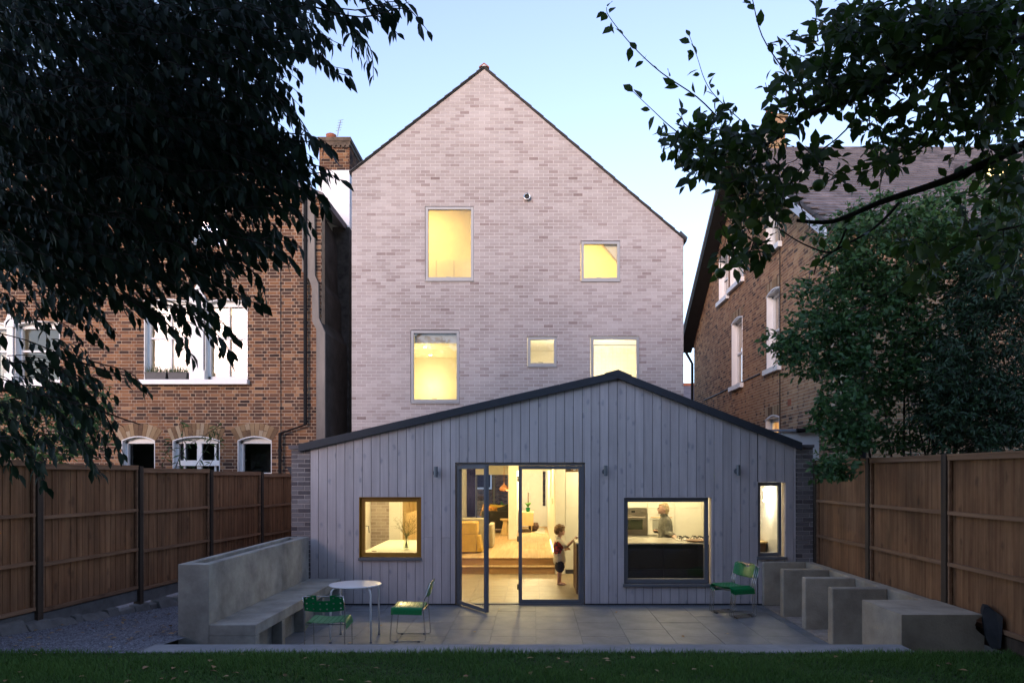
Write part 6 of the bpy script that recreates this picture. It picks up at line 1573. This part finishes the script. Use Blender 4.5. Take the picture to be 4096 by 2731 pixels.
# trees closing the end of the garden behind the camera
for (x, y, h, rw_, lab) in ((-15, -24, 9.5, 3.6, 'wide tree beyond the far left corner of the garden'), (-6.3, -24.5, 9.8, 3.2, 'tree standing behind the others at the garden end'), (-.6, -25, 9.6, 3.2, 'tree in the second row at the garden end'), (5.2, -25, 9.8, 3.2, 'high tree in the second row, right of the lawn'), (14, -24, 9.5, 3.6, 'wide tree beyond the far right corner of the garden'), (-9, -23, 9.5, 3.2, 'broad tree at the garden end, left of the lawn'), (-3.6, -21.5, 8.6, 3.0, 'rounded tree closing the garden end behind the lawn'), (2.2, -22.5, 9.2, 3.2, 'tall tree at the garden end opposite the glazed doors'), (8, -22, 9.0, 3.4, 'spreading tree at the garden end, right of the lawn')):
    T = Tree()
    for _ in range(1500):
        a = R.uniform(0, 6.28); u = R.uniform(-1, 1); q = R.random()**.4; s = math.sqrt(1-u*u)
        p = Vector((x+rw_*q*s*math.cos(a), y+rw_*.7*q*s*math.sin(a), h*.56+h*.44*q*u)) 
        for k in range(3): T.leaf(p+Vector((R.gauss(0, .15), R.gauss(0, .15), R.gauss(0, .15))), (R.gauss(0, 1), R.gauss(0, 1), R.gauss(-.3, .6)), R.uniform(.22, .36), R.uniform(.14, .2))
    t = thing('garden_tree', lab, 'tree', (x, y, 0), 'trees at the garden end'); T.wood.tube([(x, y, 0), (x+.1, y, 2.5), (x, y+.1, h*.6)], [.22, .16, .06], 8)
    T.build('crown', M['leafL'], t); T.wood.build('trunk', M['bark'], t)
T = Tree()
hd = thing('sky_blocking_hedge', 'unseen leafy screen added across the garden end to block sky glow', 'sky_blocking_hedge', (0, -19.5, 0))  # unseen leaf wall, added to block the bright horizon behind the camera
for _ in range(11000):
    p = Vector((R.uniform(-36, 32), -19.5+R.uniform(-.5, .5), R.uniform(.1, 4.4))); T.leaf(p, (R.gauss(0, 1), R.gauss(0, 1), R.gauss(0, 1)), .42, .24)
T.build('foliage', M['leafC'], hd); m = MB(); m.box(-36, 32, -19.7, -19.3, 0, 4.2); m.build('blocking_core', M['soil'], hd)
# ================================================================ grass and fallen leaves
n = 90000
gd = 5.7 + 1.46*NR.random(n); gxx = -6.2 + 10.9*NR.random(n)
tuft = .5 + .5*np.sin(gxx*2.1+1.3*np.sin(gd*3.1))*np.sin(gd*4.3+gxx)
hgt = (.024 + .038*NR.random(n))*(.55+.85*tuft); edge_ = gd > 7.07; hgt = np.where(edge_, hgt*1.05+.004, hgt); an = NR.random(n)*6.283; lean = .02+.04*NR.random(n)
b = np.stack([gxx, gd-D0, np.full(n, LZ-.004)], 1); w = .0022+.0016*NR.random(n)
s = np.stack([np.cos(an), np.sin(an), np.zeros(n)], 1)*w[:, None]; f_ = np.stack([-np.sin(an), np.cos(an), np.zeros(n)], 1)*lean[:, None]; up_ = np.array([0, 0, 1.])*hgt[:, None]
V = np.stack([b-s, b+s, b+s*.8+f_*.35+up_*.6, b-s*.8+f_*.35+up_*.6, b+f_+up_], 1).reshape(-1, 3)
Fq = np.array([(0, 1, 2), (0, 2, 3), (3, 2, 4)]); Fc = (Fq[None]+5*np.arange(n)[:, None, None]).reshape(-1, 3)
tag(npmesh('grass', V, Fc, np.repeat(np.clip(NR.random(n)*.7+.3*tuft, 0, 1), 3), M['grass']), 'dark green mown grass of the lawn in front of the kerb', 'grass', kind='stuff')
def litter(name, label, n, gen):
    T = Tree()
    for _ in range(n):
        p = gen(); T.leaf(p, (R.gauss(0, 1), R.gauss(0, 1), R.gauss(0, .12)), R.uniform(.045, .085), R.uniform(.03, .05), None, up=(0, 0, 1.5), spread=.25)
    tag(T.build(name, M['dry'], None), label, 'leaves', kind='stuff')
litter('leaf_litter', 'scattered fallen brown leaves on the lawn', 60, lambda: (R.uniform(-5.5, 4.4), yd(R.uniform(5.9, 7.0)), LZ+.035))
def gl_():
    d = R.uniform(7.3, 10.5); return (R.uniform(-6.0, -4.1), yd(d), gz(d)+.012)
litter('leaf_litter', 'scattered fallen brown leaves on the gravel', 90, gl_)
litter('leaf_litter', 'few dry leaves blown onto the patio', 9, lambda: (R.uniform(-3, 3.4), R.uniform(-3.4, -.15), .012))
print('leaves', NL)
